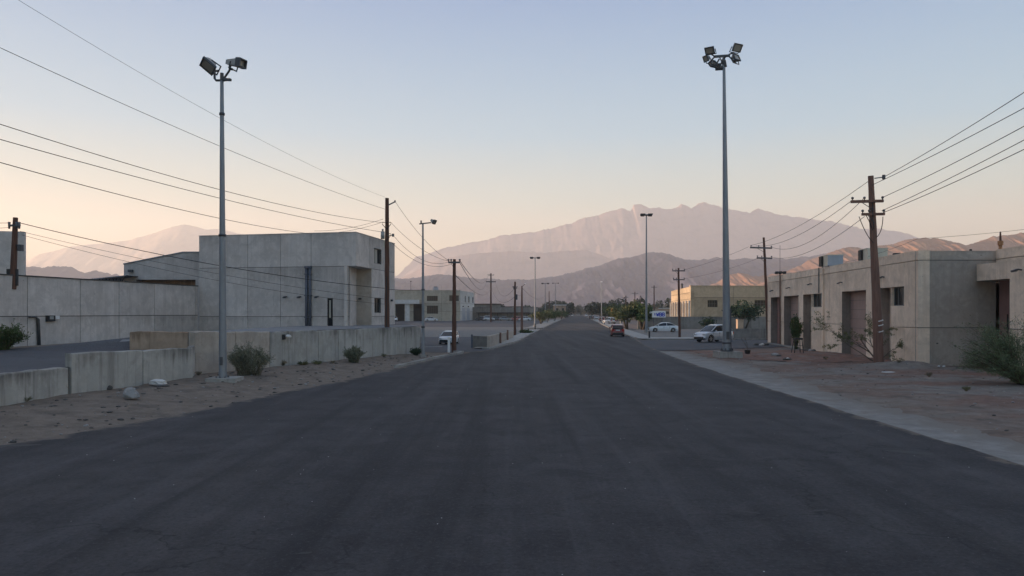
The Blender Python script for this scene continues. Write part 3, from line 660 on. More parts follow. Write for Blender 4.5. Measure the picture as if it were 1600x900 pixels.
# roof equipment
def hvac(lbl, c, sx_, sy_, sz_, rz, m1, m2):
    r_ = thing('air_conditioner', lbl, 'air conditioner', c, 'roof units on the beige warehouse')
    x, y, z = c
    MB().box((x, y, z + sz_ / 2 + .12), (sx_, sy_, sz_), rz).build('cabinet', M[m1], r_)
    ux, uy = Vector((math.cos(rz), math.sin(rz), 0)), Vector((-math.sin(rz), math.cos(rz), 0)); C0 = Vector((x, y, z + sz_ / 2 + .12))
    MB().obox(C0 - uy * (sy_ / 2 + .012), ux * sx_ * .5, uy * .012, Vector((0, 0, sz_ * .5))).build('side_panel', M[m2], r_)
    lv = MB()
    L0_ = C0 - ux * (sx_ / 2 + .06) + uy * sy_ * .30
    for k in range(7): lv.obox(L0_ - ux * .03 + Vector((0, 0, (k / 6 - .5) * sz_ * .85)), ux * .06, uy * sy_ * .19, Vector((0, 0, sz_ * .045)))
    lv.obox(L0_, ux * .055, uy * sy_ * .2, Vector((0, 0, sz_ * .49)))
    lv.build('louvre', M['black'], r_)
    MB().obox(C0 + Vector((0, 0, sz_ / 2 + .03)), ux * (sx_ / 2 + .04), uy * (sy_ / 2 + .04), Vector((0, 0, .03))).build('lid', M[m1], r_)
    hf = (z + .12 - 6.04) / 2
    for a, b_ in ((-1, -1), (-1, 1), (1, -1), (1, 1)): MB().obox(C0 + ux * a * sx_ * .4 + uy * b_ * sy_ * .4 + Vector((0, 0, -sz_ / 2 - hf)), ux * .05, uy * .05, Vector((0, 0, hf))).build('leg', M['black'], r_)
hvac('boxy cream air conditioner with its shaded side coloured blue grey on the warehouse roof', (25.9, 59.9, 6.62), 1.2, 1.7, .82, -.08, 'hvac', 'hvac_b')  # shaded side's blue grey tone put into its panel colour
hvac('cream air conditioner half hidden behind the thick leaning timber pole', (24.75, 50.6, 6.45), 1.3, 1.3, .72, -.08, 'hvac', 'hvac')
t_ = thing('roof_fan', 'small black fan housing beside the air conditioner behind the timber pole', 'fan', (25.05, 48.1, 6.05))
MB().tube([(25.05, 48.1, 6.0), (25.05, 48.1, 6.62)], .12, 10).build('duct', M['black'], t_); MB().tube([(25.05, 48.1, 6.6), (25.05, 48.1, 6.85)], [.32, .24], 12).build('cowl', M['black'], t_)
t_ = thing('flue_pipe', 'thin flue pipe on the warehouse wing roof, coloured orange as if sunlit', 'flue', (29.4, 44.5, 6.0))
MB().tube([(29.4, 44.5, 6.0), (29.4, 44.5, 7.25)], .10, 12).build('pipe', M['flue_sun_tint'], t_, True); MB().tube([(29.4, 44.5, 7.05), (29.4, 44.5, 7.3)], .15, 12).build('cap', M['flue_sun_tint'], t_)
MB().tube([(29.4, 44.5, 7.25), (29.4, 44.5, 7.85)], [.07, .04], 8).build('spike', M['wood'], t_)

# --- left: two-storey concrete block with overhanging corner
BA, BB, BC = (-24.0, 56.7), (-11.4, 54.0), (-10.0, 63.0)
bl = thing('concrete_building', 'two-storey grey concrete building with overhanging corner behind the wall', 'building', (-17, 58, 1.9))
zT = 8.84
def bu(px): 
    k = (px - 800) / F; dx, dy = BB[0] - BA[0], BB[1] - BA[1]; return (k * BA[1] - BA[0]) / (dx - k * dy) * math.hypot(dx, dy)
LB = math.dist(BA, BB)
opsf = [(bu(511.5), bu(520), 1.5, 4.05), (bu(545), LB + 1, 1.0, 6.35)]
Af, df, nf = wall(bl, BA, BB, [0, bu(348), bu(387), bu(438), bu(486), LB], [1.0, 2.68, 6.38, zT], opsf, M['panel_l'], t=.3, n_side=1)
ru = lambda Y: (Y - 54.0) / 9.0 * math.dist(BB, BC)
LR = math.dist(BB, BC)
opsr = [(-1, ru(57.2), 1.0, 6.35), (ru(57.85), ru(59.6), 6.85, 8.05), (ru(57.95), ru(59.5), 2.95, 4.15)]
Ar, dr, nr = wall(bl, (BB[0], BB[1] + .0), BC, [0.0, ru(56.8), ru(60.4), LR], [1.0, 2.68, 6.38, zT - .003], opsr, M['panel_l'], t=.3, n_side=1)
# recessed entrance under the overhang
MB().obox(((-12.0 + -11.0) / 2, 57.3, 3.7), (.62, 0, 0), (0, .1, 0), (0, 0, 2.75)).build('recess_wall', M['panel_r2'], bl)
MB().obox((-12.12, 55.6, 3.7), (.1, 0, 0), (0, 1.75, 0), (0, 0, 2.75)).build('recess_wall', M['panel_l'], bl)
MB().add([(-12.3, 54.25, 6.36), (-11.1, 54.0, 6.36), (-10.75, 57.4, 6.36), (-12.3, 57.4, 6.36)], [(0, 1, 2, 3)]).build('soffit', M['panel_l'], bl)
MB().box((-11.75, 57.15, 4.05), (.22, .2, .14)).build('wall_lamp', M['lampdark'], bl)
window(bl, Ar, dr, nr, ru(57.85), ru(59.6), 6.85, 8.05, -.16, 2, (.04, .64))
window(bl, Ar, dr, nr, ru(57.95), ru(59.5), 2.95, 4.15, -.16, 1, None)
MB().obox(wp(Ar, dr, nr, ru(62.0), .08, 4.0), (.09, 0, 0), (0, .12, 0), (0, 0, .08)).build('wall_lamp', M['lampdark'], bl)
dd = wbox(MB(), Af, df, nf, bu(511.5) - .02, bu(520) + .02, 1.4, 4.1, -.2, -.14).build('door', M['glass'], bl)
fm = MB(); u0, u1 = bu(511.5), bu(520)
for a, b_, z0, z1 in ((u0, u0 + .05, 1.5, 4.05), (u1 - .05, u1, 1.5, 4.05), (u0 + .05, u1 - .05, 3.98, 4.05), (u0 + .05, u1 - .05, 2.5, 2.56), (lerp(u0, u1, .55), lerp(u0, u1, .55) + .04, 2.56, 3.98)): wbox(fm, Af, df, nf, a, b_, z0, z1, -.137, -.09)
fm.build('frame', M['black'], dd); wbox(MB(), Af, df, nf, u0 + .08, lerp(u0, u1, .5), 2.6, 3.9, -.137, -.13).build('blind', M['blind'], dd)
for u in (bu(480), bu(485.5)):
    p0 = wp(Af, df, nf, u, .12, 1.6); p1 = wp(Af, df, nf, u, .12, 6.25); pp = MB().tube([p0, p1], .105, 10).build('downpipe', M['pipe'], bl, True)
    cl = MB()
    for z in (2.6, 4.2, 5.8): wbox(cl, Af, df, nf, u - .14, u + .14, z, z + .06, 0, .245)
    cl.build('bracket', M['pipe'], pp)
wbox(MB(), Af, df, nf, bu(478), bu(487.5), 6.25, 6.42, .003, .26).build('hopper', M['pipe'], bl)
for px in (448, 470, 497): wall_lamp(bl, Af, df, nf, bu(px), 4.15, 0, .75)
cp = MB()
for j in range(3): pass
wbox(MB(), Af, df, nf, -.02, LB + .02, zT, zT + .05, -.32, .03).build('coping', M['panel_l'], bl)
wbox(MB(), Ar, dr, nr, .04, LR + .02, zT + .001, zT + .049, -.32, .03).build('coping', M['panel_l'], bl)
MB().poly([(-23.9, 57.05), (-11.75, 54.45), (-10.4, 62.9), (-12, 72), (-24, 72)], 8.3, 8.5).build('roof', M['slab'], bl)
wall(bl, BC, (-12, 72), [0, 4.5, math.dist(BC, (-12, 72))], [1.0, 2.68, 6.38, zT], [], M['panel_l'], t=.3)
wall(bl, (-12, 72), (-24, 72), [0, 6, 12], [1.0, 2.68, 6.38, zT], [], M['panel_l'], t=.3)
wall(bl, (-24, 72), (-24.0, 56.7), [0, 8, 15.3], [1.0, 2.68, 6.38, zT - .004], [], M['panel_l'], t=.3)

# annex with sloping parapet left of it
an = thing('annex', 'grey concrete annex with sloping roofline beside the overhanging building', 'building', (-28, 60, 1.2))
def slope_wall(root, pts, y0, t, mt, name):  # pts: (x, z) outline in a plane facing the camera
    k = len(pts); b = MB().add([(x, y0, z) for x, z in pts] + [(x, y0 + t, z) for x, z in pts], [tuple(range(k)), tuple(reversed(range(k, 2 * k)))] + [(i, k + i, k + (i + 1) % k, (i + 1) % k) for i in range(k)])
    return b.build(name, M[mt], root)
ax = lambda px: (px - 800) / F * 60
slope_wall(an, [(ax(194), 1), (ax(211), 1), (ax(211), 5.65), (ax(305.5), 5.65), (ax(305.5), 1), (ax(312), 1), (ax(312), 7.83), (ax(286), 7.83), (ax(193.5), 6.87)], 60, .35, 'panel_l', 'front_wall')
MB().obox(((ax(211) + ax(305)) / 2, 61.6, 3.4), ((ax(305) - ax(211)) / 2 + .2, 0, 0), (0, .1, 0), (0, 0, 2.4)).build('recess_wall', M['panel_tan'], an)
slope_wall(an, [(ax(193), 6.88), (ax(286), 7.84), (ax(312), 7.84), (ax(312), 7.93), (ax(286), 7.93), (ax(193), 6.97)], 59.93, .5, 'steel', 'coping')
MB().poly([(ax(194) + .02, 60.4), (ax(311), 60.4), (ax(311), 74), (ax(194) + .02, 74)], 6.5, 6.6).build('roof', M['slab'], an)
MB().obox((ax(194) + .15, 67.2, 3.9), (.15, 0, 0), (0, 6.8, 0), (0, 0, 2.9)).build('side_wall', M['panel_l'], an)
lb = MB().box((ax(206), 59.8, 6.35), (.3, .35, .2)).build('wall_lamp', M['lampdark'], an)
# steel carport behind the long wall
cpt = thing('carport', 'open steel carport roof showing just over the long grey wall', 'carport', (-33, 62, 1.2))
cx = lambda px: (px - 800) / F * 58
MB().bar((cx(126), 58, 5.50), (cx(195), 58, 5.86), .2, .08).build('roof_sheet', M['steel'], cpt)
tb = MB().bar((cx(140), 58, 4.95), (cx(194.5), 58, 5.1), .1, .1)
for k in range(9):
    a = lerp(cx(150), cx(193), k / 8); tb.bar((a, 58, 4.98 + .1), (a + .3 * (1 if k % 2 else -1), 58, 5.66), .06, .06)
tb.build('truss', M['black'], cpt)
MB().bar((cx(196), 60, 5.9), (cx(128), 60, 5.52), 3.6, .05).build('roof_deck', M['steel_d'], cpt)
for px in (135, 193): MB().bar((cx(px), 58.2, 1), (cx(px), 58.2, 5.4), .12, .12).build('post', M['steel_d'], cpt)
# building at the left edge of the frame
le = thing('concrete_building', 'plain grey concrete building cut by the left edge, behind the small pole', 'building', (-36, 46, 1.2))
wall(le, (-46, 41.6), (-30.35, 46), [0, 5.3, 10.7, math.dist((-46, 41.6), (-30.35, 46))], [1, 4.2, 8.02], [], M['panel_l'], t=.3)
wall(le, (-30.35, 46), (-40.6, 60), [0, 8, math.dist((-30.35, 46), (-40.6, 60))], [1, 4.2, 8.018], [], M['panel_l'], t=.3)
MB().poly([(-46, 42), (-30.9, 46.4), (-40.9, 59.6), (-50, 56)], 7.6, 7.75).build('roof', M['slab'], le)
# long yard wall
lw = thing('yard_wall', 'long grey concrete panel wall across the left yard', 'wall', (-26, 43, 1.1))
LA, LBp = (-29.2, 27.5), (-24.02, 56.55)
def lu(px):
    k = (px - 800) / F; dx, dy = LBp[0] - LA[0], LBp[1] - LA[1]; return (k * LA[1] - LA[0]) / (dx - k * dy) * math.hypot(dx, dy)
Al, dl, nl = wall(lw, LA, LBp, [0] + [lu(p) for p in (-60, 43, 125.5, 186, 241.5, 305)] + [math.dist(LA, LBp)], [.9, 2.78, 4.98], [], M['panel_l'], t=.3, gap=.045)
wbox(MB(), Al, dl, nl, -.02, math.dist(LA, LBp), 4.98, 5.05, -.33, .035).build('coping', M['core'], lw)
cd = MB().tube([wp(Al, dl, nl, lu(43.5), .08, 2.74), wp(Al, dl, nl, lu(54), .08, 2.74), wp(Al, dl, nl, lu(57.5), .08, 2.6), wp(Al, dl, nl, lu(59.3), .08, 1.0)], [.05, .05, .09, .09], 8)
cd.build('conduit', M['lampdark'], lw, True)
b = wbox(MB(), Al, dl, nl, lu(71), lu(83), 2.48, 2.82, .003, .16).build('meter_box', M['black'], lw); wbox(MB(), Al, dl, nl, lu(74), lu(80), 2.60, 2.78, .16, .17).build('dial', M['lampgrey'], b)
wbox(MB(), Al, dl, nl, lu(83.5), lu(90), 2.60, 2.80, .003, .14).build('junction_box', M['white'], lw)

# retaining walls, front to back
def ret_wall(lbl, A_, B_, z0, z1a, z1b, cuts, mt, t=.28, th_group='retaining walls along the left verge', caps=True, mats=None):
    r_ = thing('retaining_wall', lbl, 'wall', (A_[0], A_[1], 0), th_group)
    A0, B0 = Vector((*A_, 0)), Vector((*B_, 0)); d_ = (B0 - A0); L = d_.length; d_.normalize(); n_ = Vector((d_.y, -d_.x, 0))
    cs = [0] + [c_ * L for c_ in cuts] + [L]
    for i in range(len(cs) - 1):
        u0, u1 = cs[i] + (.02 if i else 0), cs[i + 1] - (.02 if i < len(cs) - 2 else 0)
        za, zb = lerp(z1a, z1b, u0 / L) + rng.uniform(-.02, .02), lerp(z1a, z1b, u1 / L) + rng.uniform(-.02, .02)
        N_ = max(2, int((u1 - u0) / .35)); secs = []
        for k in range(N_ + 1):
            u = lerp(u0, u1, k / N_); zz = lerp(za, zb, k / N_) + (rng.uniform(-.03, .012) if 0 < k < N_ else rng.uniform(-.05, 0)); p = A0 + d_ * u
            ch = .02 + rng.uniform(0, .018)
            f_ = p; bk = p - n_ * t
            secs.append([(f_.x, f_.y, z0), (f_.x, f_.y, zz - ch), (f_.x - n_.x * ch, f_.y - n_.y * ch, zz), (bk.x, bk.y, zz), (bk.x, bk.y, z0)])
        MB().loft(secs).build('wall_panel', M[mats[i] if mats else mt], r_)
    q = A0 + d_ * (L / 2) - n_ * (t / 2); 
    MB().obox((q.x, q.y, (z0 + min(z1a, z1b) - .1) / 2), d_ * (L / 2 - .05), n_ * (t / 2 - .06), (0, 0, (min(z1a, z1b) - .12 - z0) / 2)).build('joint_fill', M['core'], r_)
    return r_, A0, d_, n_, L
ret_wall('lowest weathered concrete wall at the left edge with dark stains', (-15.75, 8), (-15.16, 25.25), -.3, 1.25, 1.14, (.45, .8), 'ret')
ret_wall('pitted grey concrete wall of two panels behind the grey boulder', (-15.1, 25.35), (-13.65, 31.6), -.3, 1.60, 1.52, (.535,), 'ret')
r_, A0, d0, n0, L0 = ret_wall('plain tan orange concrete wall rising behind the pitted two-panel wall', (-18.62, 36.0), (-14.62, 35.9), .8, 2.07, 2.08, (.72,), 'panel_tan', mats=['panel_tan', 'panel_r2'])
ret_wall('grey brown concrete wall section behind the left floodlight mast', (-14.40, 33.55), (-12.35, 37.65), -.3, 2.14, 2.02, (.52,), 'panel_r2')
r_, A0, d0, n0, L0 = ret_wall('long pale retaining wall with drip stains running to the lamp post', (-12.33, 37.7), (-6.6, 53.3), -.3, 2.0, 1.98, (.25, .37, .40 + .09, .62, .80), 'ret')
def ret_u(px):
    k = (px - 800) / F; dx, dy = 5.73, 15.6; return (k * 37.7 + 12.33) / (dx - k * dy) * L0
w_ = MB(); c_ = wp(A0, d0, n0, ret_u(445), .16, 1.72)
w_.bar(wp(A0, d0, n0, ret_u(441.5), 0, 1.70), wp(A0, d0, n0, ret_u(442), .14, 1.72), .12, .26)
q = w_.build('wall_lamp', M['black'], r_); MB().rock((c_.x + .05, c_.y, c_.z), .17, .13, .12, 4, 10, 6).build('lens', M['stone_w'], q, True)
MB().poly([(-6.62, 53.35), (-6.9, 53.4), (-9.9, 67), (-9.6, 67)], -.3, 1.9).build('end_wall', M['ret'], r_)
MB().poly([(-14.66, 35.88), (-14.36, 33.6), (-14.6, 33.5), (-14.9, 35.9)], -.3, 2.05).build('end_wall', M['panel_r2'], r_)
MB().poly([(-13.68, 31.62), (-14.38, 33.52), (-14.6, 33.5), (-13.9, 31.62)], -.3, 1.5).build('end_wall', M['ret'], r_)

# --- far left two-storey block with loading bays
fb = thing('office_building', 'far two-storey pale block with dark ribbon windows across the parking lot', 'building', (-30, 260, 0))
OA, OB, OC = (-62, 250.5), (-18.0, 257.0), (-14.8, 290.0)
def fu(px):
    k = (px - 800) / F; dx, dy = OB[0] - OA[0], OB[1] - OA[1]; return (k * OA[1] - OA[0]) / (dx - k * dy) * math.hypot(dx, dy)
LO = math.dist(OA, OB)
opf = [(fu(667), fu(684), 6.9, 8.7), (fu(667), fu(684.5), 2.5, 5.3), (fu(702), fu(718), 6.9, 8.9), (fu(618), fu(632), -1, 5.8), (fu(646), fu(659), -1, 5.9)]
A_, d_, n_ = wall(fb, OA, OB, [0, fu(560), fu(600), fu(661), fu(690), LO], [-.2, 3.3, 6.2, 10.7], opf, M['pale'], t=.5, gap=.06)
for o in opf[:3]: window(fb, A_, d_, n_, *o, -.35, 4, None)
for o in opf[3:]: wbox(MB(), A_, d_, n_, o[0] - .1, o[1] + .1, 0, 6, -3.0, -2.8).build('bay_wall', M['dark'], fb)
wbox(MB(), A_, d_, n_, fu(617), fu(655), 5.9, 7.3, .003, 1.6).build('canopy', M['white_wall'], fb)
wbox(MB(), A_, d_, n_, fu(633), fu(640), -.1, 5.9, .003, 1.2).build('pier', M['white_wall'], fb)
opr = []
ou = lambda Y: (Y - 257.0) / 33 * math.dist(OB, OC); LO2 = math.dist(OB, OC)
opr = [(ou(267), ou(269.5), 6.6, 8.9), (ou(275), ou(278), 6.6, 8.9), (ou(285), ou(288), 6.6, 8.9)]
A_, d_, n_ = wall(fb, OB, OC, [0, ou(273), LO2], [-.2, 3.3, 6.2, 10.69], opr, M['white_wall'], t=.5, gap=.06)
for o in opr: window(fb, A_, d_, n_, *o, -.3, 0, None)
for Y in (261, 271): wbox(MB(), A_, d_, n_, ou(Y), ou(Y + 7), 0, 4.6, .003, .06).build('door', M['hvac_b'], fb)
for Y in (262, 274): MB().obox(wp(A_, d_, n_, ou(Y), .2, 5.1), (.25, 0, 0), (0, .3, 0), (0, 0, .2)).build('wall_lamp', M['lampdark'], fb)
MB().poly([(-62, 251.2), (-18.6, 257.7), (-15.3, 289.5), (-62, 290)], 10.2, 10.3).build('roof', M['slab'], fb)
wall(fb, OC, (-62, 290), [0, 24, math.dist(OC, (-62, 290))], [-.2, 6.2, 10.7], [], M['pale'], t=.5, core=False)
t_ = thing('air_conditioner', 'small grey rooftop unit on the far two-storey pale block', 'air conditioner', (-27, 262, 10.3)); MB().box((-27, 262, 11.25), (1.6, 1.4, 1.3)).build('cabinet', M['hvac_b'], t_); MB().box((-27, 262, 12.0), (1.0, 1.0, .2)).build('fan_cowl', M['black'], t_); MB().box((-27, 262, 10.45), (1.3, 1.1, .3)).build('base', M['black'], t_)
t_ = thing('antenna', 'thin aerial mast on the far two-storey pale block', 'antenna', (-36, 263, 10.3)); MB().tube([(-36, 263, 10.3), (-36, 263, 14.2)], .06, 6).build('mast', M['black'], t_); MB().box((-36, 263, 14.0), (.5, .1, .25)).build('head', M['black'], t_)
# long low building with canopy beyond the lot
lo = thing('low_building', 'long low beige building with dark canopy line beyond the lot', 'building', (0, 300, 0))
A_, d_, n_ = wall(lo, (-16, 286), (9.5, 275), [0, 5, 9, 13, 17, 21, 24, math.dist((-16, 286), (9.5, 275))], [-.2, 2.7, 5.0], [], M['block'], t=.4, gap=.08)
wbox(MB(), A_, d_, n_, 3, 25, 2.72, 2.95, .003, 1.4).build('canopy', M['dark'], lo)
for k in range(6): MB().bar(wp(A_, d_, n_, 4 + 4 * k, 1.3, 0), wp(A_, d_, n_, 4 + 4 * k, 1.3, 2.72), .16, .16).build('post', M['dark'], lo)
MB().poly([(-16, 286.5), (9.4, 275.5), (12, 292), (-14, 304)], 4.7, 4.8).build('roof', M['slab'], lo)
sh = thing('shed', 'dark flat-roofed shed right behind the far two-storey block', 'shed', (-16, 315, 0))
MB().box((-13, 318, 3.1), (16, 9, 6.4)).build('wall', M['block'], sh); MB().box((-13, 318, 6.5), (16.8, 9.8, .35)).build('roof', M['dark'], sh)
for k in range(3): MB().box((-18 + 4 * k, 313.45, 4.6), (1.6, .1, 1.4)).build('window', M['glass'], sh)
# pink house far along the road
ph = thing('house', 'small pink house with white eaves far down the left kerb', 'house', (28, 420, 0))
MB().box((27, 420, 3.4), (6.4, 10, 7)).build('wall', M['p_blush'] if False else M['panel_tan'], ph); MB().box((27, 420, 7.1), (7.2, 10.6, .4)).build('roof', M['white_wall'], ph)
for k in (-1, 1): w_ = MB().box((27 + 1.6 * k, 414.97, 4.6), (1.2, .08, 1.4)).build('window', M['glass'], ph)
MB().box((27.2, 414.97, 1.1), (1.1, .08, 2.3)).build('door', M['door'], ph)
oh = thing('wall_house', 'low brown house with dark roof behind the right kerb trees', 'house', (46, 300, 0))
MB().box((46, 300, 2.5), (10, 14, 5)).build('wall', M['panel_tan'], oh); MB().box((46, 300, 5.15), (11, 15, .4)).build('roof', M['dark'], oh); MB().box((43, 292.97, 2.6), (1.6, .08, 1.5)).build('window', M['glass'], oh)

# --- far right two-storey cream building with sunlit street front
cb = thing('cream_building', 'two-storey cream building with lit street front beyond the side street', 'building', (40, 150, 0))
QA, QB, QC = (34.8, 144.0), (37.9, 176.0), (62.0, 146.5)
LQ = math.dist(QA, QB); qs = [(a, a + 3.0, .8, 4.9) for a in (1.2, 5.6, 10.0, 14.4, 18.8, 23.2, 27.6)]
A_, d_, n_ = wall(cb, QA, QB, [0, LQ / 3, 2 * LQ / 3, LQ], [-.2, 5.6, 6.9, 8.05], qs, M['cream'], t=.7, gap=.08, n_side=-1)
for o in qs: window(cb, A_, d_, n_, *o, -.5, 2, None)
for k in range(8): wbox(MB(), A_, d_, n_, .45 + 4.4 * k - .25, .45 + 4.4 * k + .25, 0, 5.3, .003, .35).build('pilaster', M['white_wall'], cb)
qe = [(3.4, 5.4, 4.0, 5.4), (12.9, 15.5, 4.1, 5.4)]
A_, d_, n_ = wall(cb, QA, QC, [0, 8.6, 17.5, math.dist(QA, QC)], [-.2, 5.9, 8.045], qe, M['cream'], t=.5, gap=.06)
for o in qe: window(cb, A_, d_, n_, *o, -.3, 3, None, 1)
wbox(MB(), A_, d_, n_, -.1, math.dist(QA, QC) + .1, 8.05, 8.25, -.6, .06).build('coping', M['cream'], cb)
MB().poly([(35.3, 144.6), (61.5, 147), (61, 178), (38.3, 175.5)], 7.6, 7.7).build('roof', M['slab'], cb)
wall(cb, QB, (62, 178), [0, 12, math.dist(QB, (62, 178))], [-.2, 5.4, 8.05], [], M['cream'], t=.5, core=False, n_side=-1)
t_ = thing('roof_vent', 'small dark vent on the lit parapet of the cream building', 'vent', (36.8, 160, 8)); MB().tube([(36.8, 160, 7.7), (36.8, 160, 9.0)], .2, 8).build('pipe', M['black'], t_); MB().tube([(36.8, 160, 8.9), (36.8, 160, 9.3)], [.35, .1], 8).build('cap', M['black'], t_)
# compound wall in front of it
cw = thing('compound_wall', 'grey block compound wall in front of the cream building', 'wall', (40, 133, 0))
wall(cw, (22.7, 133.2), (64, 133.0), [0] + [4.07 * k for k in range(1, 10)] + [40.7], [-.2, 2.22], [], M['block'], t=.3, gap=.05, name='wall_panel')
lw2 = thing('low_wall', 'low grey concrete wall along the far side of the side street', 'wall', (32, 81.3, 0))
wall(lw2, (24.0, 82.0), (46, 82.3), [0, 4, 8, 12, 16, 22], [-.1, 1.2], [], M['block'], t=.25, gap=.06, name='wall_panel')
# barrier wall by the parking lot
r_, A0, d0, n0, L0 = ret_wall('short concrete barrier wall with wooden posts beside the parking lot entry', (-1.85, 61.3), (.15, 87), -.1, 1.06, .86, (.16, .34, .52, .7, .86), 'panel_r2', .22, None)
MB().poly([(-1.87, 61.35), (-3.3, 62.6), (-3.2, 62.8), (-1.9, 61.6)], -.1, 1.0).build('return_panel', M['block'], r_)
for i, (u, h_) in enumerate(((8.3, 1.1), (16.4, 1.15))): MB().obox(wp(A0, d0, n0, u, .12, h_ / 2), (.09, 0, 0), (0, .09, 0), (0, 0, h_ / 2)).build('post', M['wood_b'], r_)
MB().box((-3.4, 62.7, .55), (.16, .16, 1.15)).build('post', M['pipe'], r_)

# ------------------------------------------------------------------ floodlight masts, street lamps, poles
def flood(root, c, aim, w, h, dpt, yoke_to=None, name='lamp_head', visor=False, roll=0.0):
    w *= .86; h *= .86
    c = Vector(c); a = Vector(aim).normalized(); r_ = a.cross(Vector((0, 0, 1))); r_.normalize(); u = r_.cross(a)
    if roll:
        q = Matrix.Rotation(roll, 3, a); r_, u = q @ r_, q @ u
    o = MB().obox(c, r_ * w / 2, u * h / 2, a * dpt / 2, .62).build(name, M['lampgrey'], root)
    MB().obox(c + a * (dpt / 2 + .012), r_ * w * .46, u * h * .44, a * .012).build('lens', M['lens'], o)
    fr = MB(); k = .025
    for sx_, sy_, hx, hy in ((0, 1, w / 2 + k, k), (0, -1, w / 2 + k, k), (1, 0, k, h / 2 - k), (-1, 0, k, h / 2 - k)):
        fr.obox(c + a * (dpt / 2 + .02) + r_ * sx_ * w / 2 + u * sy_ * h / 2, r_ * hx, u * hy, a * (.045 if not visor else .12))
    for j in range(5): fr.obox(c - a * dpt * .5 + u * (j - 2) * h * .11, r_ * w * .27, u * .012, a * .05)
    fr.build('frame', M['lampdark'], o)
    if yoke_to is not None:
        y = Vector(yoke_to); s1, s2 = c + r_ * (w / 2 + .04), c - r_ * (w / 2 + .04)
        low = -u * (h * .5 + .12) - a * .05
        MB().tube([s1, s1 + low, s2 + low, s2], .032, 6).tube([c + low, y], .05, 6).build('yoke', M['lampdark'], o)
    return o
def plinth(root, x, y, w, h, z=0.0): return MB().obox((x, y, z + h / 2 - .1), (w / 2, .03, 0), (-.03, w / 2, 0), (0, 0, h / 2 + .1), 1.05).build('base', M['kerb'], root)
def mast_pole(root, p0, p1, r0, r1, mt='steel', seg=14, bands=()):
    p0, p1 = Vector(p0), Vector(p1); n = 10
    o = MB().tube([p0.lerp(p1, k / n) for k in range(n + 1)], [lerp(r0, r1, k / n) for k in range(n + 1)], seg).build('pole', M[mt], root); auto_smooth(o)
    for b_ in bands:
        q = p0.lerp(p1, b_); MB().tube([q, q + (p1 - p0).normalized() * .10], lerp(r0, r1, b_) + .03, seg).build('band', M['steel_d'], o, True)
    return o
# left mast
fl = thing('floodlight_mast', 'tall floodlight mast with two large lamps on the left verge', 'floodlight', (-11.93, 30.5, 0))
plinth(fl, -11.85, 30.5, 1.18, .32)
for k in range(8): MB().box((-11.95 + .25 * math.cos(k * .785), 30.5 + .25 * math.sin(k * .785), .30), (.05, .05, .12)).build('bolt', M['steel_d'], fl)
mast_pole(fl, (-11.93, 30.5, .2), (-11.97, 30.5, 12.55), .165, .07, bands=(.885, .48))
tp = Vector((-11.97, 30.5, 12.55))
MB().tube([tp + Vector((-.30, 0, .62)), tp + Vector((-.30, 0, .10)), tp + Vector((-.24, 0, .02)), tp + Vector((.05, 0, .02)), tp + Vector((.34, 0, .04))], .05, 8).tube([tp, tp + Vector((0, 0, .32))], .075, 10).tube([tp + Vector((.05, 0, .05)), tp + Vector((.32, -.02, .42)), tp + Vector((.35, 0, .62))], .045, 8).bar(tp + Vector((.12, -.1, .03)), tp + Vector((.44, -.2, -.02)), .12, .10).build('crossbar', M['lampdark'], fl)
flood(fl, tp + Vector((-.50, 0, .68)), (-.42, -.50, -.76), .74, .66, .2, tp + Vector((-.30, 0, .40)), roll=R(20))
flood(fl, tp + Vector((.52, 0, .74)), (.88, -.30, -.14), .46, .36, .62, tp + Vector((.35, 0, .5)), visor=True)
# right mast
fr_ = thing('floodlight_mast', 'thick tall floodlight mast with six lamps beside the right kerb', 'floodlight', (13.95, 48.0, 0))
plinth(fr_, 14.0, 48.0, 1.45, .42, .05)
MB().tube([(13.95, 48, .42), (13.95, 48, .55)], .42, 14).build('flange', M['steel_d'], fr_)
for k in range(8): MB().box((13.95 + .36 * math.cos(k * .785 + .3), 48 + .36 * math.sin(k * .785 + .3), .60), (.06, .06, .14)).build('bolt', M['steel_d'], fr_)
mast_pole(fr_, (13.95, 48, .4), (13.76, 48, 19.6), .275, .085, seg=12, bands=(.03,))
tp = Vector((13.76, 48, 19.55))
MB().bar(tp + Vector((-.62, 0, .05)), tp + Vector((.38, 0, .12)), .14, .14).bar(tp + Vector((-.28, 0, .05)), tp + Vector((-.05, 0, -.55)), .05, .05).tube([tp + Vector((0, 0, -.2)), tp + Vector((.08, 0, -.62))], .13, 8).bar(tp + Vector((0, -.5, -.05)), tp + Vector((0, .5, -.05)), .1, .1).build('crossbar', M['lampdark'], fr_)
for (o_, aim, w, h, dp, y) in (((-.88, .05, .52), (-.35, -.55, -.55), .66, .5, .22, (-.62, 0, .08)), ((.80, 0, .66), (.30, -.6, -.42), .74, .55, .22, (.34, 0, .2)),
                               ((-1.12, -.15, -.10), (-.8, -.45, -.4), .42, .42, .24, (-.62, 0, .02)), ((.68, -.1, -.12), (.35, -.45, .25), .66, .5, .26, (.3, 0, .1)),
                               ((-.66, .12, -.34), (-.3, .6, -.55), .50, .42, .26, (-.3, 0, -.1)), ((-.26, .2, -.50), (.15, .75, -.5), .48, .36, .26, (-.1, 0, -.2))):
    flood(fr_, tp + Vector(o_), aim, w, h, dp, tp + Vector(y))
MB().box((-11.93, 30.32, 1.0), (.12, .03, .34)).build('access_plate', M['steel_d'], fl); MB().box((13.94, 47.72, 1.5), (.2, .04, .5)).build('access_plate', M['steel_d'], fr_)
MB().tube([(14.2, 47.9, .5), (14.18, 47.9, 3.2)], .03, 6).build('conduit', M['steel_d'], fr_)
